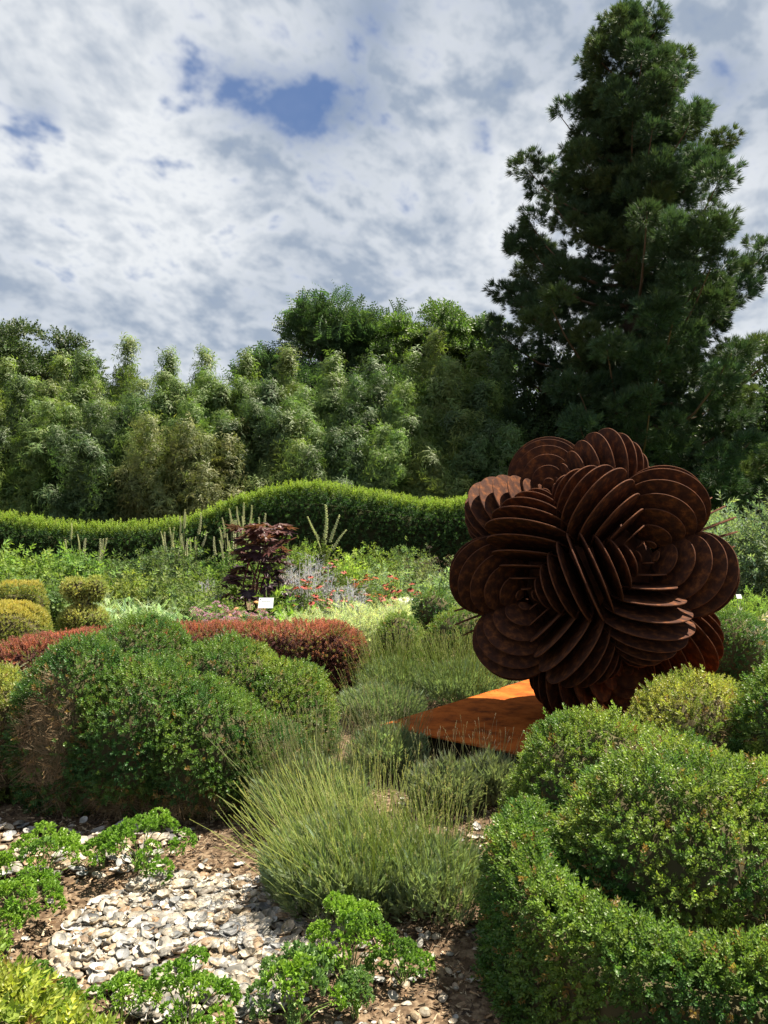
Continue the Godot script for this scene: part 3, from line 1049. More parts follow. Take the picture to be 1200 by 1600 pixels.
func topiaries() -> void:
	var box_dark := [Color(0.046, 0.121, 0.040), Color(0.144, 0.233, 0.053)]
	var box_mid := [Color(0.060, 0.145, 0.040), Color(0.220, 0.291, 0.065)]
	var box_gold := [Color(0.115, 0.184, 0.043), Color(0.326, 0.339, 0.088)]
	# ------- left group
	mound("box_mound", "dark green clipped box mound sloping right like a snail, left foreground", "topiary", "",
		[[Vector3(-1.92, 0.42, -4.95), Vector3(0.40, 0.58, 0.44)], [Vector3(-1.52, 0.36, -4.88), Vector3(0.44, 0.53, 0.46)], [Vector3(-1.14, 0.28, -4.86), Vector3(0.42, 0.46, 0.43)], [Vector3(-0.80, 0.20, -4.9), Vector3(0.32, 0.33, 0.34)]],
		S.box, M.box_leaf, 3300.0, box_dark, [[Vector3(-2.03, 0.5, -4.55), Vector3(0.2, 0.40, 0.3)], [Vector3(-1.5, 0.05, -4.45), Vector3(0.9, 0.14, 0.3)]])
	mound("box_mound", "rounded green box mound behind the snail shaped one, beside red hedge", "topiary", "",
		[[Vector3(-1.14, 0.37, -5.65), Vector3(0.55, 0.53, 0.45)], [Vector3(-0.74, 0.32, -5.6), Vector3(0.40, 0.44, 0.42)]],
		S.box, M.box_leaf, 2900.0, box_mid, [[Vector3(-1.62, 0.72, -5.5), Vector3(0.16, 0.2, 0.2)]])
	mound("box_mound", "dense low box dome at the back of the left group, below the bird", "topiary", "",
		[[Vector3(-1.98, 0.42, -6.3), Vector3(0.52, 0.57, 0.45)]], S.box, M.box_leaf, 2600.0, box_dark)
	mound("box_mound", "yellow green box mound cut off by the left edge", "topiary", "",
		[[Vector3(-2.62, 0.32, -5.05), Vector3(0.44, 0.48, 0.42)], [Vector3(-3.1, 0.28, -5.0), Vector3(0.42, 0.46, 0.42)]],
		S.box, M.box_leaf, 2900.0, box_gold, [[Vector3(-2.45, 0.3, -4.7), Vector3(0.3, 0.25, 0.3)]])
	# ------- right group
	var ring := []
	for k in 15:
		var w := deg_to_rad(146.0 + k * 14.5)
		ring.append(Vector3(1.18 + 0.66 * cos(w), 0.535 - 0.06 * sin(clampf((k - 2) / 9.0, 0, 1) * PI), -2.96 - 0.70 * sin(w)))
	var o := thing("box_ring", "low curved box hedge ringing the dome in the right foreground", "topiary", Vector3(1.1, 0, -2.98))
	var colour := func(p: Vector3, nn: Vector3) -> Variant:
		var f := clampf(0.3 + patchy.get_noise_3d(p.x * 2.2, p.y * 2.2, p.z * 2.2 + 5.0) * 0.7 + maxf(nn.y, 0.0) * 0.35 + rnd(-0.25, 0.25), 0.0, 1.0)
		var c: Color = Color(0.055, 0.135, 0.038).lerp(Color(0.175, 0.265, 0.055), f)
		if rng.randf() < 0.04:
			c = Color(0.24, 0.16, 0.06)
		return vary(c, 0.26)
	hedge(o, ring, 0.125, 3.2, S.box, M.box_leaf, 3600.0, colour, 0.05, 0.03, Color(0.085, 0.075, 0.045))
	mound("box_dome", "big round box dome with browned patches inside the curved ring", "topiary", "",
		[[Vector3(1.18, 0.37, -3.04), Vector3(0.49, 0.46, 0.46)], [Vector3(1.5, 0.34, -3.08), Vector3(0.4, 0.42, 0.4)]], S.box, M.box_leaf, 3600.0, box_mid,
		[[Vector3(1.15, 0.16, -2.5), Vector3(0.6, 0.20, 0.3)], [Vector3(1.5, 0.46, -2.6), Vector3(0.22, 0.14, 0.2)], [Vector3(0.72, 0.12, -2.8), Vector3(0.2, 0.25, 0.3)]])
	mound("box_dome", "smaller green box dome in front of the steel plinth's corner", "topiary", "",
		[[Vector3(1.08, 0.32, -3.9), Vector3(0.43, 0.45, 0.40)], [Vector3(1.45, 0.28, -4.0), Vector3(0.35, 0.36, 0.36)]], S.box, M.box_leaf, 3200.0, box_mid,
		[[Vector3(1.25, 0.62, -3.6), Vector3(0.2, 0.14, 0.2)], [Vector3(0.80, 0.15, -3.55), Vector3(0.3, 0.22, 0.25)]])
	mound("box_dome", "yellowing box dome touching the sculpture's lower right side", "topiary", "",
		[[Vector3(1.88, 0.38, -4.65), Vector3(0.42, 0.44, 0.40)]], S.box, M.box_leaf, 3000.0, box_gold,
		[[Vector3(2.0, 0.35, -4.3), Vector3(0.3, 0.36, 0.25)]])
	mound("box_dome", "tall green box dome cut off by the right edge", "topiary", "",
		[[Vector3(2.36, 0.52, -4.1), Vector3(0.46, 0.56, 0.46)]], S.box, M.box_leaf, 3000.0, box_mid)
	mound("box_ball", "small round box ball right of the sculpture before the grey sage", "topiary", "",
		[[Vector3(3.62, 0.48, -8.0), Vector3(0.36, 0.40, 0.36)]], S.box, M.box_leaf, 1800.0, box_dark)
	# ------- small ones left of the sculpture, on the edge of the lavender
	mound("box_ball", "upper round box ball nearest the sculpture's left side", "topiary", "", [[Vector3(0.62, 0.72, -9.6), Vector3(0.24, 0.24, 0.24)], [Vector3(0.62, 0.3, -9.6), Vector3(0.16, 0.3, 0.16)]], S.box, M.box_leaf, 1700.0, box_dark)
	mound("box_ball", "wide low box ball half hidden behind the sculpture's left petals", "topiary", "", [[Vector3(0.92, 0.5, -9.0), Vector3(0.36, 0.32, 0.3)]], S.box, M.box_leaf, 1700.0, box_mid)
	mound("box_ball", "green box ball rising among lavender right of the red hedge", "topiary", "", [[Vector3(0.17, 0.46, -8.7), Vector3(0.24, 0.34, 0.24)]], S.box, M.box_leaf, 1700.0, box_mid)
	# ------- the bird and the slab on the left
	mound("bird_topiary", "yellow green clipped bird shape with a round head by the left bed", "topiary", "",
		[[Vector3(-3.50, 0.68, -9.0), Vector3(0.27, 0.17, 0.22)], [Vector3(-3.60, 1.03, -9.0), Vector3(0.15, 0.14, 0.13)], [Vector3(-3.38, 1.04, -9.02), Vector3(0.115, 0.135, 0.11)], [Vector3(-3.50, 0.84, -9.0), Vector3(0.10, 0.12, 0.10)], [Vector3(-3.55, 0.3, -9.0), Vector3(0.22, 0.35, 0.2)]],
		[S.box_small], M.box_leaf, 4200.0, [Color(0.28, 0.33, 0.10), Color(0.50, 0.48, 0.17)], [], 0.008)
	o = thing("box_block", "golden flat topped box block at the left edge beside the bird", "topiary", Vector3(-4.4, 0, -8.3))
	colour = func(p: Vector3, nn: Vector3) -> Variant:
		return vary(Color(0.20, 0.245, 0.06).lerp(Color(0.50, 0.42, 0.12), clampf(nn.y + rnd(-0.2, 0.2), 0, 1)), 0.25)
	hedge(o, [Vector3(-6.0, 0.93, -8.3), Vector3(-5.0, 0.93, -8.3), Vector3(-4.02, 0.93, -8.3)], 0.42, 6.0, [S.box_small], M.box_leaf, 3000.0, colour, 0.05, 0.02, Color(0.05, 0.045, 0.025))
	o = thing("box_block", "thin second box slab standing just behind the golden block", "topiary", Vector3(-4.8, 0, -9.4))
	hedge(o, [Vector3(-4.6, 1.09, -9.4), Vector3(-4.42, 1.09, -9.4), Vector3(-4.26, 1.09, -9.4)], 0.16, 4.5, [S.box_small], M.box_leaf, 3000.0, colour, 0.04, 0.02, Color(0.05, 0.045, 0.025))
	# ------- red barberry hedge
	o = thing("barberry_hedge", "low clipped dark red barberry hedge behind the green mounds", "hedge", Vector3(-2, 0, -8.2))
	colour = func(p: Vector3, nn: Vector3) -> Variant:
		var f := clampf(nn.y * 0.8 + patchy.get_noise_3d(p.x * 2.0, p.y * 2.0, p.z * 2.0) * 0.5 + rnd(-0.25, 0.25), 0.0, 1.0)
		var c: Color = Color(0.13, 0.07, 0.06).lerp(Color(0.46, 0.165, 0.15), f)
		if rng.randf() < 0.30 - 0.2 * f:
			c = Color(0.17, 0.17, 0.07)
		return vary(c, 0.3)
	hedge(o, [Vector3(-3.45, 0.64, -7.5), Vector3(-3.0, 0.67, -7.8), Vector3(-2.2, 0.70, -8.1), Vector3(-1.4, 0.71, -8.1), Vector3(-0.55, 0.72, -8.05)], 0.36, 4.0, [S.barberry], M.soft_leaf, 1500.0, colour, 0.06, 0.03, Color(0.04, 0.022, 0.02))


# ------------------------------------------------------------------ flower border
# stems with leaves up their length
func perennial(called: String, label: String, category: String, at: Vector3, h: float, spread: float, stems: int, per: int, shape: Mesh, tint: Color, size := 1.0, stem_tint := Color(0.10, 0.13, 0.05), from := 0.12, group := "") -> Array:
	var o := thing(called, label, category, at, group)
	var g := Geo.new()
	var bag := Bag.new()
	var tips := []
	for k in stems:
		var w := rnd(0, TAU)
		var r := spread * sqrt(rng.randf())
		var base := Vector3(cos(w) * r * 0.55, 0, sin(w) * r * 0.55)
		var hh := h * rnd(0.72, 1.05) * (1.0 - 0.22 * (r / spread) * (r / spread))
		var tip := Vector3(cos(w) * r + rnd(-0.06, 0.06), hh, sin(w) * r + rnd(-0.06, 0.06))
		var mid := base.lerp(tip, 0.55) + Vector3(rnd(-0.04, 0.04), hh * 0.05, rnd(-0.04, 0.04))
		g.tube([base, mid, tip], [0.007, 0.005, 0.003], 3, vary(stem_tint, 0.2), false)
		tips.append([tip, (tip - mid).normalized()])
		var shade := vary(tint * 2.0, 0.24)
		for j in per:
			var t := from + (1.0 - from) * (j + rng.randf()) / per
			var p := base.lerp(mid, t * 2.0) if t < 0.5 else mid.lerp(tip, t * 2.0 - 1.0)
			var u := ball()
			bag.aim(p + u * spread * 0.10, Vector3(u.x, 0.45 + u.y * 0.5, u.z), rnd(0, TAU), size * rnd(0.75, 1.5), vary(shade, 0.28))
	part(o, "stems", g.mesh(), M.stem, Vector3.ZERO, true)
	scatter(o, "foliage", shape, M.soft_leaf, bag)
	return [o, tips]


func spike_mesh(length: float, r: float, tint: Color) -> ArrayMesh:
	var g := Geo.new()
	g.tube([Vector3.ZERO, Vector3(length * 0.04, length * 0.5, 0), Vector3(0, length, 0)], [r * 0.5, r * 0.5, r * 0.12], 5, tint)
	g.n = PackedVector3Array()
	g.smooth = false
	for k in 90:
		var t := k / 90.0
		var w := k * 2.4
		var d := Vector3(cos(w), 0.45, sin(w)).normalized()
		g.blade(Vector3(length * 0.16 * t * (1 - t), length * t, 0) + d * r * 0.3, d, d.cross(Vector3.UP).normalized(), r * 1.5 * (1.0 - 0.7 * t), r * 0.7, 0.0, vary(tint, 0.15))
	return g.mesh()


func daisy_mesh(petal: Color, cone: Color, droop: float, r: float) -> ArrayMesh:
	var g := Geo.new()
	for k in 13:
		var w := TAU * k / 13.0
		var d := Vector3(cos(w), -droop, sin(w)).normalized()
		g.leaf(Vector3(cos(w), 0, sin(w)) * r * 0.2, d, Vector3.UP, r, r * 0.42, 0.08, 0.12, vary(petal, 0.18))
	for i in 4:
		for k in 8:
			var q := []
			for e in [[i, k], [i, k + 1], [i + 1, k + 1], [i + 1, k]]:
				var th: float = PI * 0.5 * e[0] / 4.0
				var ph: float = TAU * e[1] / 8.0
				q.append(Vector3(sin(th) * cos(ph) * r * 0.36, cos(th) * r * 0.36, sin(th) * sin(ph) * r * 0.36))
			g.tri(q[0], q[2], q[3], vary(cone, 0.25)); g.tri(q[0], q[1], q[2], vary(cone, 0.25))
	return g.mesh()


func globe_mesh(r: float, tint: Color, flat_: float) -> ArrayMesh:
	var g := Geo.new()
	for k in 70:
		var u := ball()
		u.y = absf(u.y) * flat_ - 0.1
		var p := u * r * rnd(0.75, 1.0)
		g.leaf(p, u.normalized(), Vector3(0.3, 0.5, 0.2), r * 0.3, r * 0.22, 0.1, 0.1, vary(tint, 0.25))
	return g.mesh()


func flower(o: Node3D, called: String, m: Mesh, tip: Array, s: float, tilt := 0.35) -> void:
	var f := part(o, called, m, M.petal)
	var y: Vector3 = (tip[1] + ball() * tilt).normalized()
	var x := y.cross(Vector3(0.2, 0.3, 0.9)).normalized().rotated(y, rnd(0, TAU))
	f.transform = Transform3D(Basis(x * s, y * s, x.cross(y) * s), tip[0])


func border() -> void:
	var leaf := Color(0.085, 0.135, 0.04)
	# ------- leafy growth on the left
	for a in [
		[-7.6, -13.6, 1.55, 0.8, Color(0.10, 0.16, 0.04), "leafy light green shrub at the left edge before the hedge"],
		[-6.5, -13.2, 1.50, 0.75, Color(0.12, 0.175, 0.045), "bushy bright green perennial second from the left edge"],
		[-5.6, -13.8, 1.42, 0.7, Color(0.09, 0.15, 0.045), "bushy green perennial left of the small white flower spikes"],
		[-6.4, -11.8, 1.02, 0.65, Color(0.11, 0.165, 0.05), "low green leafy plant above the golden box block"],
		[-5.2, -11.6, 1.05, 0.6, Color(0.08, 0.12, 0.045), "green leafy plant behind the bird topiary"]]:
		perennial("leafy_perennial", a[5], "plant", Vector3(a[0], 0, a[1]), a[2], a[3], 46, 26, S.perennial, a[4])
	for a in [
		[-4.7, -14.6, 1.50, 0.7, Color(0.055, 0.085, 0.035), "dark leaved rose bush in front of the hedge's lowest dip"],
		[-3.8, -14.2, 1.45, 0.65, Color(0.06, 0.085, 0.04), "sparse dark leaved bush with bare grey twigs before the hedge"],
		[-4.1, -12.6, 1.10, 0.6, Color(0.11, 0.14, 0.04), "yellowish leafy perennial right of the bird topiary"],
		[-3.2, -12.2, 1.05, 0.6, Color(0.085, 0.12, 0.045), "green tangled perennial between pale ferns and purple leaves"],
		[-2.75, -13.2, 1.30, 0.55, Color(0.08, 0.12, 0.035), "upright green perennial left of the purple leaved plant"],
		[-2.6, -11.0, 0.85, 0.5, Color(0.09, 0.125, 0.045), "low green perennial at the purple plant's left foot"]]:
		perennial("leafy_perennial", a[5], "plant", Vector3(a[0], 0, a[1]), a[2], a[3], 40, 20, S.perennial, a[4], 0.85)
	perennial("pale_fern", "pale silvery green fern right of the bird topiary", "fern", Vector3(-3.55, 0, -10.4), 0.85, 0.5, 44, 9, S.fern, Color(0.24, 0.31, 0.20), 0.42, Color(0.2, 0.24, 0.12), 0.3)
	perennial("pale_fern", "second pale fern between the bird topiary and the dark mound", "fern", Vector3(-2.95, 0, -10.2), 0.72, 0.45, 36, 9, S.fern, Color(0.20, 0.27, 0.16), 0.42, Color(0.2, 0.24, 0.12), 0.3)
	# ------- white bugbane spikes
	var spike := spike_mesh(0.36, 0.024, Color(0.46, 0.47, 0.33))
	for a in [[-5.55, -14.2, 1.62, 0.40, 7, "small group of white flower spikes above the left shrubs"], [-3.75, -14.9, 1.74, 0.55, 15, "white flower spikes left of the purple leaved plant before the hedge"], [-2.55, -13.6, 1.84, 0.5, 24, "dense stand of white flower spikes behind the purple leaved plant"], [-3.2, -16.4, 2.0, 0.2, 3, "tall thin white spikes standing alone against the hedge"]]:
		var r := perennial("bugbane", a[5], "flowers", Vector3(a[0], 0, a[1]), a[2], a[3], a[4], 7, S.perennial, leaf, 0.9, Color(0.13, 0.15, 0.07), 0.1)
		for t in r[1]:
			flower(r[0], "flower_spike", spike, t, rnd(0.8, 1.2), 0.12)
	var can := thing("candelabra_plant", "single tall branched white spike plant standing before the dark hedge", "flowers", Vector3(-1.16, 0, -15.0))
	var cg := Geo.new()
	cg.tube([Vector3.ZERO, Vector3(0.03, 0.9, 0), Vector3(0, 1.7, 0)], [0.014, 0.012, 0.008], 5, Color(0.2, 0.22, 0.1))
	part(can, "stem", cg.mesh(), M.stem)
	var bl := Bag.new()
	for k in 70:
		var t := rnd(0.1, 1.5)
		bl.aim(Vector3(rnd(-0.2, 0.2) * (1.7 - t), t, rnd(-0.2, 0.2)), ball() + Vector3(0, 0.4, 0), rnd(0, TAU), rnd(0.9, 1.5), vary(Color(0.13, 0.18, 0.05), 0.25))
	scatter(can, "foliage", S.perennial, M.soft_leaf, bl)
	var arm := spike_mesh(0.60, 0.036, Color(0.50, 0.54, 0.34))
	for a in [[0.0, 1.55, 0.0, 1.15], [0.10, 1.5, 0.42, 0.95], [-0.10, 1.55, -0.5, 0.85], [0.16, 1.35, 0.62, 0.8], [-0.05, 1.25, -0.3, 0.6], [0.05, 1.15, 0.35, 0.55], [0.0, 1.0, 0.05, 0.9]]:
		flower(can, "flower_spike", arm, [Vector3(a[0], a[1], rnd(-0.05, 0.05)), Vector3(a[2], 1.0, 0).normalized()], a[3], 0.05)
	# ------- purple leaved castor bean
	var pu := thing("purple_castor_plant", "tall plant with large dark purple red star leaves in the border", "plant", Vector3(-2.02, 0, -12.0))
	cg = Geo.new()
	for k in 5:
		cg.tube([Vector3(rnd(-0.1, 0.1), 0, rnd(-0.1, 0.1)), Vector3(rnd(-0.2, 0.2), 0.9, rnd(-0.2, 0.2)), Vector3(rnd(-0.35, 0.35), rnd(1.4, 1.8), rnd(-0.3, 0.3))], [0.018, 0.014, 0.008], 5, Color(0.12, 0.035, 0.04))
	part(pu, "stems", cg.mesh(), M.stem)
	var stars := []
	for v in 3:
		cg = Geo.new()
		for k in 7:
			var w := deg_to_rad(-125.0 + k * 41.6)
			var d := Vector3(sin(w), -0.25 - 0.1 * absf(sin(w)), cos(w)).normalized()
			cg.leaf(Vector3.ZERO, d, Vector3.UP, 0.20 * (1.0 - 0.3 * absf(w) / 2.2), 0.075, 0.12, -0.15, vary([Color(0.055, 0.034, 0.046), Color(0.075, 0.038, 0.045), Color(0.12, 0.05, 0.05)][v], 0.15))
		stars.append(cg.mesh())
	for k in 150:
		var w := rnd(0, TAU)
		var y := 0.35 + 1.5 * pow(rng.randf(), 0.8)
		var r := 0.50 * sqrt(rng.randf()) * (1.1 - 0.45 * y / 1.9) + 0.06
		var lf := part(pu, "leaf", stars[clampi(int(y * 1.3 + rnd(-0.8, 0.8)), 0, 2)], M.box_leaf)
		lf.position = Vector3(cos(w) * r + 0.06 * y, y, sin(w) * r)
		lf.rotation = Vector3(rnd(-0.5, 0.6), PI / 2 - w + rnd(-0.6, 0.6), rnd(-0.4, 0.4))
		lf.scale = Vector3.ONE * rnd(0.7, 1.25)
	# ------- russian sage
	for a in [[-1.25, -12.4, 1.36, 0.52, "hazy lavender blue russian sage right of the purple leaved plant"], [-0.55, -11.9, 1.0, 0.3, "low wisp of russian sage among the red coneflowers"], [-2.75, -12.0, 0.95, 0.25, "faint bluish sage wisp left of the purple leaved plant"]]:
		perennial("russian_sage", a[4], "flowers", Vector3(a[0], 0, a[1]), a[2], a[3], 70 if a[2] > 1.2 else 30, 22, S.fine, Color(0.24, 0.24, 0.35), 0.5, Color(0.4, 0.4, 0.44), 0.35)
	# ------- coneflowers and heleniums
	var red := daisy_mesh(Color(0.42, 0.10, 0.085), Color(0.07, 0.025, 0.012), 0.35, 0.052)
	var pink := daisy_mesh(Color(0.52, 0.17, 0.17), Color(0.09, 0.03, 0.012), 0.5, 0.052)
	var rust := daisy_mesh(Color(0.40, 0.12, 0.06), Color(0.06, 0.022, 0.012), 0.3, 0.048)
	var peach := daisy_mesh(Color(0.55, 0.30, 0.16), Color(0.06, 0.025, 0.012), 0.75, 0.06)
	for a in [[-1.15, -11.6, 1.02, 0.34, 22, red, "red coneflowers in front of the russian sage"], [-0.85, -12.6, 1.22, 0.30, 16, pink, "taller rose red coneflowers right of the russian sage"], [-0.75, -11.2, 0.84, 0.28, 12, pink, "pink coneflowers sinking into the silver foliage"], [-0.28, -12.4, 1.0, 0.40, 26, rust, "rusty orange flower heads left of the white flowers"], [0.22, -12.8, 0.95, 0.40, 22, red, "red flower heads nearest the white flowers"], [-0.05, -11.6, 0.82, 0.22, 7, pink, "few salmon pink flowers low in the silver foliage"]]:
		var r := perennial("coneflowers", a[6], "flowers", Vector3(a[0], 0, a[1]), a[2], a[3], a[4], 10, S.perennial, Color(0.085, 0.125, 0.045), 0.6, Color(0.12, 0.14, 0.06), 0.1)
		for t in r[1]:
			flower(r[0], "flower", a[5], t, rnd(0.85, 1.25))
	var pc := perennial("coneflowers", "peach coneflowers with dark centres beside the white plant label", "flowers", Vector3(-1.95, 0, -10.7), 0.78, 0.36, 7, 6, S.perennial, leaf, 0.6, Color(0.12, 0.13, 0.06), 0.1)
	for t in pc[1]:
		flower(pc[0], "flower", peach, t, 1.0)
	# ------- white flowers
	var wf := daisy_mesh(Color(0.75, 0.72, 0.74), Color(0.4, 0.36, 0.12), -0.2, 0.075)
	var wp := perennial("white_flowers", "few large white open flowers left of the sculpture", "flowers", Vector3(0.5, 0, -11.6), 0.84, 0.3, 6, 8, S.perennial, leaf, 0.7, Color(0.1, 0.12, 0.05), 0.1)
	for t in wp[1]:
		flower(wp[0], "flower", wf, t, rnd(0.8, 1.2))
	# ------- seed heads by the sculpture
	var seed_head := globe_mesh(0.045, Color(0.10, 0.075, 0.07), 1.0)
	for a in [[0.75, -14.0, 1.42, "dark round seed heads on tall stems against the hedge"], [1.35, -13.6, 1.52, "dark seed heads on tall stems touching the sculpture's left edge"]]:
		var r := perennial("seed_heads", a[3], "plant", Vector3(a[0], 0, a[1]), a[2], 0.4, 20, 10, S.perennial, Color(0.10, 0.125, 0.075), 0.7, Color(0.12, 0.11, 0.07), 0.1)
		for t in r[1]:
			flower(r[0], "seed_head", seed_head, t, rnd(0.8, 1.2))
	# ------- green plants before the hedge
	for a in [[-1.75, -15.6, 1.62, 0.5, Color(0.09, 0.13, 0.035), "green upright plant at the foot of the tall branched spike"], [-0.35, -15.4, 1.55, 0.5, Color(0.10, 0.14, 0.04), "leafy plant right of the tall branched spike before the hedge"], [-0.7, -14.6, 1.3, 0.4, Color(0.16, 0.22, 0.05), "bright yellow green feathery plant before the dark hedge"], [0.5, -16.4, 1.45, 0.6, Color(0.075, 0.11, 0.04), "dark green plant before the hedge left of the seed heads"], [0.0, -14.2, 1.05, 0.55, Color(0.15, 0.20, 0.12), "grey green bushy plant behind the red flowers"], [0.9, -13.0, 1.0, 0.6, Color(0.14, 0.19, 0.11), "grey green bushy plant below the dark seed heads"]]:
		perennial("leafy_perennial", a[5], "plant", Vector3(a[0], 0, a[1]), a[2], a[3], 36, 22, S.perennial, a[4], 0.75)
	# ------- pale artemisia
	for a in [[-1.05, -9.9, 0.66, 0.42, "pale silvery feathery plant right of the plant label"], [-0.45, -10.2, 0.76, 0.5, "pale silvery feathery plant behind the red hedge's end"], [0.15, -10.4, 0.78, 0.5, "widest pale silvery plant below the orange flowers"], [0.55, -10.9, 0.74, 0.4, "pale silvery plant under the white flowers"]]:
		perennial("silver_artemisia", a[4], "plant", Vector3(a[0], 0, a[1]), a[2], a[3], 130, 14, S.fine, Color(0.27, 0.31, 0.19), 0.7, Color(0.36, 0.38, 0.27), 0.2)
	# ------- sedum and bright leaves by the label
	var sedum := globe_mesh(0.055, Color(0.36, 0.19, 0.30), 0.55)
	for a in [[-1.75, -9.6, 0.80, 0.36, 30, "mauve pink sedum heads under the plant label"], [-2.25, -9.9, 0.78, 0.34, 22, "fading mauve sedum heads left of the plant label"]]:
		var r := perennial("sedum", a[5], "flowers", Vector3(a[0], 0, a[1]), a[2], a[3], a[4], 5, S.perennial, Color(0.12, 0.17, 0.09), 0.5, Color(0.16, 0.2, 0.1), 0.1)
		for t in r[1]:
			flower(r[0], "flower_head", sedum, t, rnd(0.8, 1.3), 0.15)
	var lf2 := sprig(3, 0.2, 0.2, 0.07, 1.0, 0.12)
	perennial("broad_leaved_plant", "bright lime green leafy plant right of the white label", "plant", Vector3(-1.28, 0, -10.9), 0.62, 0.24, 16, 5, lf2, Color(0.10, 0.165, 0.035), 0.6)
	perennial("broad_leaved_plant", "lime leaved plant above and behind the white label", "plant", Vector3(-1.66, 0, -11.4), 0.95, 0.22, 12, 6, lf2, Color(0.10, 0.15, 0.04), 0.6)
	# ------- right of the sculpture
	for a in [[5.3, -12.6, 2.1, 0.9, 70, "tall silver green leafy shrub just right of the sculpture"], [6.6, -12.4, 2.4, 1.0, 80, "tallest silver green shrub at the right edge"], [5.9, -13.6, 2.2, 0.9, 60, "silver green shrub behind the other two on the right"]]:
		perennial("silver_shrub", a[5], "shrub", Vector3(a[0], 0, a[1]), a[2], a[3], a[4], 24, S.silver, Color(0.10, 0.135, 0.085), 1.0, Color(0.1, 0.1, 0.07), 0.05)
	perennial("low_shrub", "small bright green shrub behind the white tag on the right", "shrub", Vector3(5.35, 0, -11.2), 0.82, 0.42, 60, 14, S.fine, Color(0.13, 0.20, 0.05), 1.0)
	for a in [[4.35, -9.2, 0.62, "grey purple sage left of the small tag, right of sculpture"], [4.95, -9.0, 0.66, "grey purple sage at the right edge behind the box ball"], [4.5, -8.3, 0.5, "grey sage nearest to the box ball's right side"]]:
		perennial("grey_sage", a[3], "plant", Vector3(a[0], 0, a[1]), a[2], 0.5, 50, 8, S.silver, Color(0.24, 0.22, 0.23), 0.8, Color(0.2, 0.18, 0.17), 0.3)
	perennial("pale_grass", "pale dry lavender stalks at the left edge before the golden block", "plant", Vector3(-3.5, 0, -6.9), 0.50, 0.32, 150, 8, S.fine, Color(0.27, 0.27, 0.19), 0.5, Color(0.3, 0.3, 0.2), 0.3)
	# ------- plant labels
	plant_label(Vector3(-1.56, 0, -10.2), 0.76, 0.195, 0.155, "white plant label on a stake in the middle of the border")
	plant_label(Vector3(4.83, 0, -10.5), 0.82, 0.07, 0.065, "small white tag on two wires right of the sculpture")


func plant_label(at: Vector3, h: float, w: float, t: float, label: String) -> void:
	var o := thing("plant_label", label, "sign", at)
	var g := Geo.new()
	if w < 0.1:
		for s in [-0.018, 0.018]:
			g.tube([Vector3(s, 0, 0), Vector3(s, h, 0)], [0.0025, 0.0025], 5, Color(0.35, 0.35, 0.34))
	else:
		g.tube([Vector3.ZERO, Vector3(0, h, 0)], [0.004, 0.004], 6, Color(0.35, 0.35, 0.34))
	part(o, "stake", g.mesh(), M.stem)
	g = Geo.new()
	g.box(Vector3(-w / 2, -t * 0.5, 0.006), Vector3(w / 2, t * 0.5, 0.010), Color(0.55, 0.60, 0.62))
	var plate := part(o, "plate", g.mesh(), M.stem, Vector3(0, h, 0))
	plate.rotation_degrees.x = -34.0
	if w < 0.1:
		return
	# two lines of print too small to read, and a dark dot in the corner
	g = Geo.new()
	for line in [[0.12, 0.60, 18], [-0.20, 0.34, 10]]:
		for k in line[2]:
			var x0: float = -line[1] * 0.5 + line[1] * k / line[2]
			var hh: float = [0.035, 0.05, 0.04, 0.03][(k * 7) % 4]
			g.box(Vector3(x0 * w, (line[0] - hh) * t, 0.0102), Vector3((x0 + line[1] * 0.7 / line[2]) * w, (line[0] + hh) * t, 0.0106), Color(0.2, 0.22, 0.23))
	g.box(Vector3(-0.42 * w, 0.28 * t, 0.0102), Vector3(-0.34 * w, 0.40 * t, 0.0106), Color(0.05, 0.07, 0.09))
	part(plate, "print", g.mesh(), M.stem)


# ------------------------------------------------------------------ foreground
func stalk_mesh(bend: float, head: float) -> ArrayMesh:
	var g := Geo.new()
	var pts := []
	var rad := []
	for i in 6:
		var t := i / 5.0
		pts.append(Vector3(bend * t * t, t, 0.02 * sin(t * 6.0)))
		rad.append(0.0032 - 0.0014 * t)
	g.tube(pts, rad, 3, Color(1, 1, 1), false)
	g.n = PackedVector3Array()
	g.smooth = false
	var d: Vector3 = (pts[5] - pts[4]).normalized()
	for k in 18:
		var t := k / 18.0
		if t > 0.2 and t < 0.36:
			continue
		var w := k * 2.4
		var s := Vector3(cos(w), 0.8, sin(w)).normalized()
		g.leaf(pts[5] - d * (head * (1.0 - t)), s, d, 0.013, 0.007, 0.1, 0.1, vary(Color(0.95, 0.75, 2.2), 0.3))
	return g.mesh()


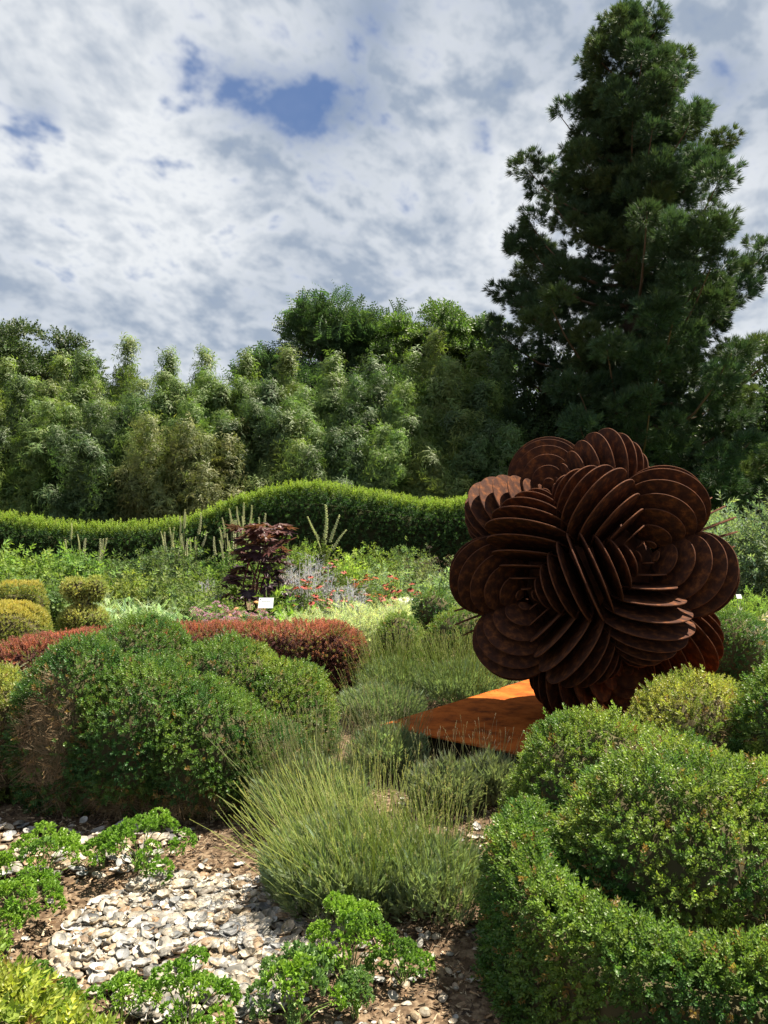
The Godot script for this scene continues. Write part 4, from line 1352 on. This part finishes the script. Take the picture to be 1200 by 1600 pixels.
func lavender(label: String, at: Vector3, spread: float, stalks: int, tufts: int, lean: Vector3, height: float, stem_tint: Color, leaf_tint: Color, fan := 0.7) -> void:
	var o := thing("lavender_bush", label, "lavender", at)
	var bags := []
	for k in S.stalks.size():
		bags.append(Bag.new())
	var leaves := Bag.new()
	var wood := Geo.new()
	for k in 26:
		var w := rnd(0, TAU)
		var r := spread * rnd(0.3, 0.8)
		var p := Vector3(cos(w) * r, height * rnd(0.18, 0.4), sin(w) * r)
		wood.tube([Vector3(p.x * 0.15, 0, p.z * 0.15), p * 0.55 + ball() * 0.03, p], [0.008, 0.006, 0.003], 4, vary(Color(0.16, 0.125, 0.09), 0.3), false)
	for k in tufts:
		var w := rnd(0, TAU)
		var r := spread * sqrt(rng.randf())
		var y := height * (0.06 + 0.44 * pow(rng.randf(), 0.8)) * (1.1 - 0.45 * r / spread)
		var p := Vector3(cos(w) * r, y, sin(w) * r) + lean * y * 0.4
		leaves.aim(p, Vector3(cos(w) * 0.6 * r / spread, 1, sin(w) * 0.6 * r / spread) + lean * 0.3 + ball() * 0.35, rnd(0, TAU), rnd(0.7, 1.4), vary(leaf_tint, 0.25))
	for k in stalks:
		var w := rnd(0, TAU)
		var r := spread * pow(rng.randf(), 0.6)
		var p := Vector3(cos(w) * r * 0.85, height * rnd(0.08, 0.3), sin(w) * r * 0.85)
		var d := Vector3(cos(w) * fan * r / spread, 1, sin(w) * fan * r / spread) + lean + ball() * 0.24
		bags[k % bags.size()].aim(p, d, rnd(0, TAU), height * rnd(0.45, 0.85), vary(stem_tint.lerp(Color(0.30, 0.27, 0.20), 0.7 * rng.randf() * rng.randf()), 0.25))
	part(o, "woody_stems", wood.mesh(), M.stem, Vector3.ZERO, true)
	scatter(o, "foliage", S.lavender_leaf, M.soft_leaf, leaves)
	for k in bags.size():
		scatter(o, "flower_stalks", S.stalks[k], M.soft_leaf, bags[k])


func parsley_frond() -> ArrayMesh:
	# a curled leaf head: crinkled leaflets packed into a loose dome on a stalk
	var g := Geo.new()
	for k in 42:
		var u := ball()
		u.y = absf(u.y)
		var p := Vector3(u.x * 0.042, u.y * 0.034, u.z * 0.042) * rnd(0.55, 1.0)
		var out := (u + Vector3(0, 0.35, 0)).normalized()
		var side := out.cross(ball()).normalized()
		var up := side.cross(out)
		var col := vary(Color(1, 1, 1), 0.14)
		var rim := []
		for j in 7:
			var a := -1.25 + 2.5 * j / 6.0
			var rr := 0.0155 * (1.0 if j % 2 == 0 else 0.72) * rnd(0.85, 1.15)
			rim.append(p + (out * cos(a) + side * sin(a)) * rr + up * (0.006 if j % 2 == 0 else -0.004) * rnd(0.5, 1.3))
		for j in 6:
			g.tri(p, rim[j], rim[j + 1], col)
	return g.mesh()


func shell_mesh(seed_: int) -> ArrayMesh:
	# an oyster valve: a cupped irregular oval with layered growth edges and a thick rim
	rng.seed = 900 + seed_
	var g := Geo.new()
	g.smooth = true
	var n := 14
	var long_ := rnd(1.2, 1.6)
	var outline := []
	for k in n:
		var w := TAU * k / n
		var r := 0.5 * (1.0 + 0.13 * sin(w * 2.0 + seed_) + rnd(-0.07, 0.07))
		if absf(wrapf(w - PI * 0.5, -PI, PI)) < 0.5:
			r *= 1.12
		outline.append(Vector3(cos(w) * r * 0.78, 0, sin(w) * r * long_ * 0.72))
	var cup := rnd(0.12, 0.26)
	var shift := Vector3(0, 0, -0.18)
	var rings := [0.0, 0.36, 0.66, 0.86, 1.0]
	var top := []
	var bot := []
	var wav := rnd(0.02, 0.05)
	for i in rings.size():
		var a := []
		var b := []
		for k in n:
			var f: float = rings[i]
			var p: Vector3 = outline[k] * f + shift * (1.0 - f)
			var y := cup * f * f + wav * sin(k * 2.3 + seed_) * f * f
			a.append(p + Vector3(0, y - 0.01 * (i % 2), 0))
			b.append(p * (1.02 if i == 4 else 1.0) + Vector3(0, y - 0.055 - 0.03 * (i % 2) - 0.05 * (1.0 - f), 0))
		top.append(a); bot.append(b)
	var inner := Color(1.0, 1.0, 1.0)
	var outer := [Color(0.78, 0.72, 0.62), Color(0.9, 0.84, 0.74), Color(0.62, 0.58, 0.52), Color(0.86, 0.78, 0.66)]
	for i in 4:
		for k in n:
			var k2 := (k + 1) % n
			var q := [top[i][k], top[i][k2], top[i + 1][k2], top[i + 1][k]]
			var nn: Vector3 = (q[2] - q[0]).cross(q[3] - q[1]).normalized()
			if nn.y < 0:
				nn = -nn
			g.quad_n(q, [nn, nn, nn, nn], inner * (0.93 + 0.07 * (i % 2)))
			q = [bot[i][k], bot[i][k2], bot[i + 1][k2], bot[i + 1][k]]
			nn = (q[2] - q[0]).cross(q[3] - q[1]).normalized()
			if nn.y > 0:
				nn = -nn
			g.quad_n(q, [nn, nn, nn, nn], outer[i])
	for k in n:
		var k2 := (k + 1) % n
		var q := [top[4][k], top[4][k2], bot[4][k2], bot[4][k]]
		var nn: Vector3 = (q[2] - q[0]).cross(q[3] - q[1]).normalized()
		if nn.dot(outline[k]) < 0:
			nn = -nn
		g.quad_n(q, [nn, nn, nn, nn], Color(0.88, 0.84, 0.76))
	return g.mesh()


func shells() -> void:
	var shapes := []
	for k in 7:
		shapes.append(shell_mesh(k))
	rng.seed = 77
	var mats := []
	for c in [Color(0.40, 0.405, 0.42), Color(0.33, 0.325, 0.315), Color(0.25, 0.26, 0.275), Color(0.33, 0.30, 0.255), Color(0.29, 0.225, 0.17), Color(0.17, 0.18, 0.195)]:
		var m := plain_mat(0.5, 0.45)
		m.albedo_color = (c as Color).linear_to_srgb()
		m.albedo_texture = noise_tex(0.02, 5, [[0.0, lin(0.5, 0.46, 0.40)], [0.45, lin(0.85, 0.83, 0.80)], [1.0, Color(1, 1, 1)]], 40 + mats.size(), 256)
		m.uv1_triplanar = true
		m.uv1_scale = Vector3(0.8, 1.6, 0.8)
		mats.append(m)
	var all := []
	# x, z, size, layer, zone
	for k in 2000:
		# the bright patch
		var w := rnd(0, TAU)
		var r := pow(rng.randf(), 0.55)
		var x := -0.78 + cos(w) * r * 0.60 + sin(w) * r * 0.12
		var z := -3.27 + sin(w) * r * 0.56
		if lump.get_noise_2d(x * 4.0, z * 4.0) * 0.35 + r > 1.02:
			continue
		all.append([x, z, rnd(0.040, 0.088) * (1.0 - 0.15 * r), rng.randf() * (1.0 - r * 0.8), 0])
	for k in 260:
		# shaded shells under the left mound
		all.append([rnd(-2.6, -1.1), -rnd(3.75, 4.5), rnd(0.05, 0.085), rnd(0, 0.35), 1])
	for k in 130:
		# strays on the dark soil at right and beyond the lavender
		all.append([rnd(-0.1, 0.55), -rnd(2.55, 3.3), rnd(0.014, 0.05), 0.0, 2])
	for k in 70:
		all.append([rnd(0.1, 0.75), -rnd(3.6, 4.9), rnd(0.03, 0.06), 0.0, 3])
	for k in 160:
		all.append([rnd(-1.75, -0.1), -rnd(2.5, 4.0), rnd(0.012, 0.05), 0.0, 2])
	var tone := ["white", "off-white", "pale grey", "cream", "tan", "slate grey"]
	var place := ["", "in the shade at the left mound's foot", "on the bare soil", "between lavender and the steel plinth"]
	var group := ["oyster shells heaped in the bright patch", "oyster shells in the shade of the left mound", "shells strewn on bare soil", "shells by the plinth"]
	var kind := ["oyster_shell", "oyster_shell", "shell_piece", "shell_piece"]
	# the biggest on top each as a thing of its own
	var order := range(all.size())
	var score := func(i: int) -> float: return all[i][2] * (1.0 + 0.55 * all[i][3]) / absf(all[i][1])
	order.sort_custom(func(a: int, b: int) -> bool: return score.call(a) > score.call(b))
	var bags := []
	for k in 7:
		bags.append(Bag.new())
	for rank in order.size():
		var a: Array = all[order[rank]]
		var s: float = a[2]
		var pos := Vector3(a[0], ground_height(a[0], a[1]) + 0.006 + a[3] * 0.042 + s * 0.05, a[1])
		var b := Basis(Vector3.UP, rnd(0, TAU)) * Basis(Vector3.RIGHT, rnd(-0.34, 0.34)) * Basis(Vector3.BACK, rnd(-0.28, 0.28))
		if rng.randf() < 0.42:
			b = b * Basis(Vector3.RIGHT, PI)
			pos.y += s * 0.15
		b = b.scaled_local(Vector3(s, s, s))
		var v := rng.randi() % 7
		var mi: int = [0, 0, 0, 1, 1, 2, 2, 2, 3, 4, 5, 5][rng.randi() % 12]
		if rank < 300:
			var o := part(self, kind[a[4]], shapes[v], mats[mi])
			o.transform = Transform3D(b, pos)
			var how: String = "ridged back up" if b.y.y < 0.0 else "hollow side up"
			var spot := ""
			if a[4] == 0:
				var row := "back" if a[1] < -3.5 else "front" if a[1] > -3.05 else "middle"
				var column := "left side" if a[0] < -1.0 else "lavender side" if a[0] > -0.56 else "centre"
				spot = "%s %s of bright heap" % [row, column]
			var size_word := "big" if s > 0.079 else "small" if s < 0.068 else "medium"
			tag(o, "%s %s oyster shell, %s, %s" % [size_word, tone[mi], how, spot if spot else place[a[4]]], "shell", group[a[4]])
		else:
			bags[v].put(b.x, b.y, b.z, pos, vary(Color(1.0, 0.97, 0.92), 0.18))
	var o := Node3D.new()
	o.name = "shell_mulch"
	add_child(o)
	tag(o, "mass of small broken oyster shells spread between the larger ones", "shells")
	o.set_meta("kind", "stuff")
	for k in 7:
		scatter(o, "shells", shapes[k], mats[k % mats.size()], bags[k])


func foreground() -> void:
	S.stalks = [stalk_mesh(0.05, 0.10), stalk_mesh(0.16, 0.12), stalk_mesh(-0.1, 0.09)]
	shells()
	rng.seed = 300
	var lime := Color(0.39, 0.46, 0.14)
	var grey := Color(0.23, 0.29, 0.175)
	lavender("large shaggy lavender bush with yellow green stalks leaning left, centre foreground", Vector3(-0.16, 0, -3.62), 0.36, 640, 3000, Vector3(-0.26, 0, 0.02), 0.62, lime, grey, 0.62)
	lavender("lavender clump leaning right beside the curved box ring", Vector3(0.22, 0, -3.5), 0.24, 260, 900, Vector3(-0.12, 0, 0.0), 0.56, lime, grey, 0.5)
	lavender("taller lavender at the left mound's right end, behind the shaggy bush", Vector3(-0.42, 0, -4.5), 0.32, 420, 1300, Vector3(-0.05, 0, 0), 0.66, Color(0.24, 0.27, 0.11), grey, 0.45)
	lavender("grey leaved lavender in front of the plinth's front edge", Vector3(0.38, 0, -4.75), 0.20, 60, 1200, Vector3(0.05, 0, 0), 0.50, Color(0.26, 0.27, 0.15), Color(0.19, 0.225, 0.15), 0.3)
	lavender("small grey lavender below the plinth nearest the box dome", Vector3(0.66, 0, -4.85), 0.16, 60, 800, Vector3(0.05, 0, 0), 0.52, Color(0.28, 0.28, 0.16), Color(0.18, 0.215, 0.14), 0.25)
	lavender("lavender at the plinth's left corner", Vector3(0.02, 0, -5.4), 0.26, 170, 900, Vector3(0, 0, 0), 0.62, Color(0.24, 0.26, 0.13), grey, 0.3)
	lavender("grey lavender mound left of the plinth behind its corner", Vector3(-0.02, 0, -6.9), 0.36, 130, 1900, Vector3(0, 0, 0), 0.58, Color(0.30, 0.38, 0.11), Color(0.20, 0.26, 0.16), 0.35)
	lavender("lavender row end beside the red hedge's right end", Vector3(0.1, 0, -7.9), 0.42, 420, 1700, Vector3(0, 0, 0), 0.72, Color(0.30, 0.38, 0.11), Color(0.20, 0.26, 0.16), 0.4)
	lavender("lavender behind the plinth's back edge, left of the sculpture", Vector3(0.72, 0, -7.7), 0.45, 480, 2000, Vector3(0, 0, 0), 0.72, Color(0.30, 0.38, 0.11), Color(0.20, 0.26, 0.16), 0.4)
	lavender("lavender farther back between box balls and the plinth", Vector3(1.2, 0, -8.5), 0.4, 300, 1300, Vector3(0, 0, 0), 0.7, Color(0.30, 0.38, 0.11), Color(0.20, 0.26, 0.16), 0.4)
	# parsley
	var fronds := [parsley_frond(), parsley_frond(), parsley_frond(), parsley_frond()]
	var tones := []
	for c in [Color(0.155, 0.29, 0.045), Color(0.20, 0.34, 0.05), Color(0.125, 0.235, 0.05), Color(0.145, 0.25, 0.085)]:
		var m: StandardMaterial3D = M.parsley.duplicate()
		m.albedo_color = (c as Color).linear_to_srgb()
		tones.append(m)
	for a in [
		[-1.20, -3.86, 0.26, 0.20, 15, 0, "curly parsley plant at the left mound's foot, above the shell heap"],
		[-1.42, -3.92, 0.17, 0.09, 5, 0, "small parsley just left of the one at the mound's foot"],
		[-1.62, -3.70, 0.27, 0.16, 14, 1, "curly parsley plant third up the left side of shell heap"],
		[-1.57, -3.36, 0.21, 0.16, 13, 0, "parsley plant at the shell heap's left rim, second up"],
		[-1.62, -3.06, 0.20, 0.16, 11, 1, "parsley plant at the left edge above the golden corner bush"],
		[-0.66, -2.62, 0.25, 0.13, 13, 0, "parsley plant at the bottom of the shell heap"],
		[-0.92, -2.72, 0.15, 0.09, 6, 0, "little parsley right of the golden corner bush"],
		[-1.22, -2.68, 0.20, 0.12, 8, 2, "parsley sprouting behind the golden corner bush"],
		[-0.14, -2.92, 0.34, 0.14, 14, 1, "tallest parsley plant right of the shell heap"],
		[-0.30, -2.68, 0.21, 0.14, 14, 3, "bluish green parsley plant left of the tallest one"],
		[-0.10, -2.72, 0.13, 0.06, 5, 3, "small bluish parsley below the tallest one"],
		[0.07, -2.95, 0.14, 0.08, 6, 2, "small parsley on bare soil right of the tallest one"]]:
		var o := thing("parsley_plant", a[6], "parsley", Vector3(a[0], ground_height(a[0], a[1]), a[1]), "curly parsley round the shell heap")
		var g := Geo.new()
		for k in int(a[4] * 1.15):
			var w: float = k * 2.4 + rnd(-0.3, 0.3)
			var r: float = a[3] * 1.05 * sqrt((k + 0.4) / a[4]) * rnd(0.75, 1.25)
			var tip := Vector3(cos(w) * r, a[2] * maxf(1.0 - 0.52 * pow(r / a[3] / 1.2, 1.6), 0.2) * rnd(0.62, 1.08), sin(w) * r)
			g.tube([Vector3(cos(w), 0, sin(w)) * 0.01, tip * Vector3(0.4, 0.62, 0.4), tip], [0.0028, 0.0022, 0.0016], 4, Color(0.17, 0.25, 0.07), false)
			var f := part(o, "frond", fronds[rng.randi() % 4], tones[a[5] if rng.randf() < 0.75 else (a[5] + 1) % 3])
			var y := (tip * Vector3(1, 0.7, 1) + Vector3(0, 0.1, 0)).normalized()
			var x := y.cross(Vector3(0.2, 0.3, 0.9)).normalized().rotated(y, rnd(0, TAU))
			var s := rnd(0.85, 1.5) * (0.85 if a[2] < 0.18 else 1.0)
			f.transform = Transform3D(Basis(x * s, y * s, x.cross(y) * s), tip)
		part(o, "stems", g.mesh(), M.stem)
	# the golden bush in the near left corner
	mound("golden_bush", "yellow green small leaved bush in the bottom left corner", "shrub", "",
		[[Vector3(-1.34, 0.13, -2.2), Vector3(0.42, 0.27, 0.34)], [Vector3(-0.90, 0.06, -2.1), Vector3(0.27, 0.22, 0.26)]],
		[S.box_big], M.box_leaf, 1500.0, [Color(0.15, 0.25, 0.04), Color(0.34, 0.38, 0.07)])
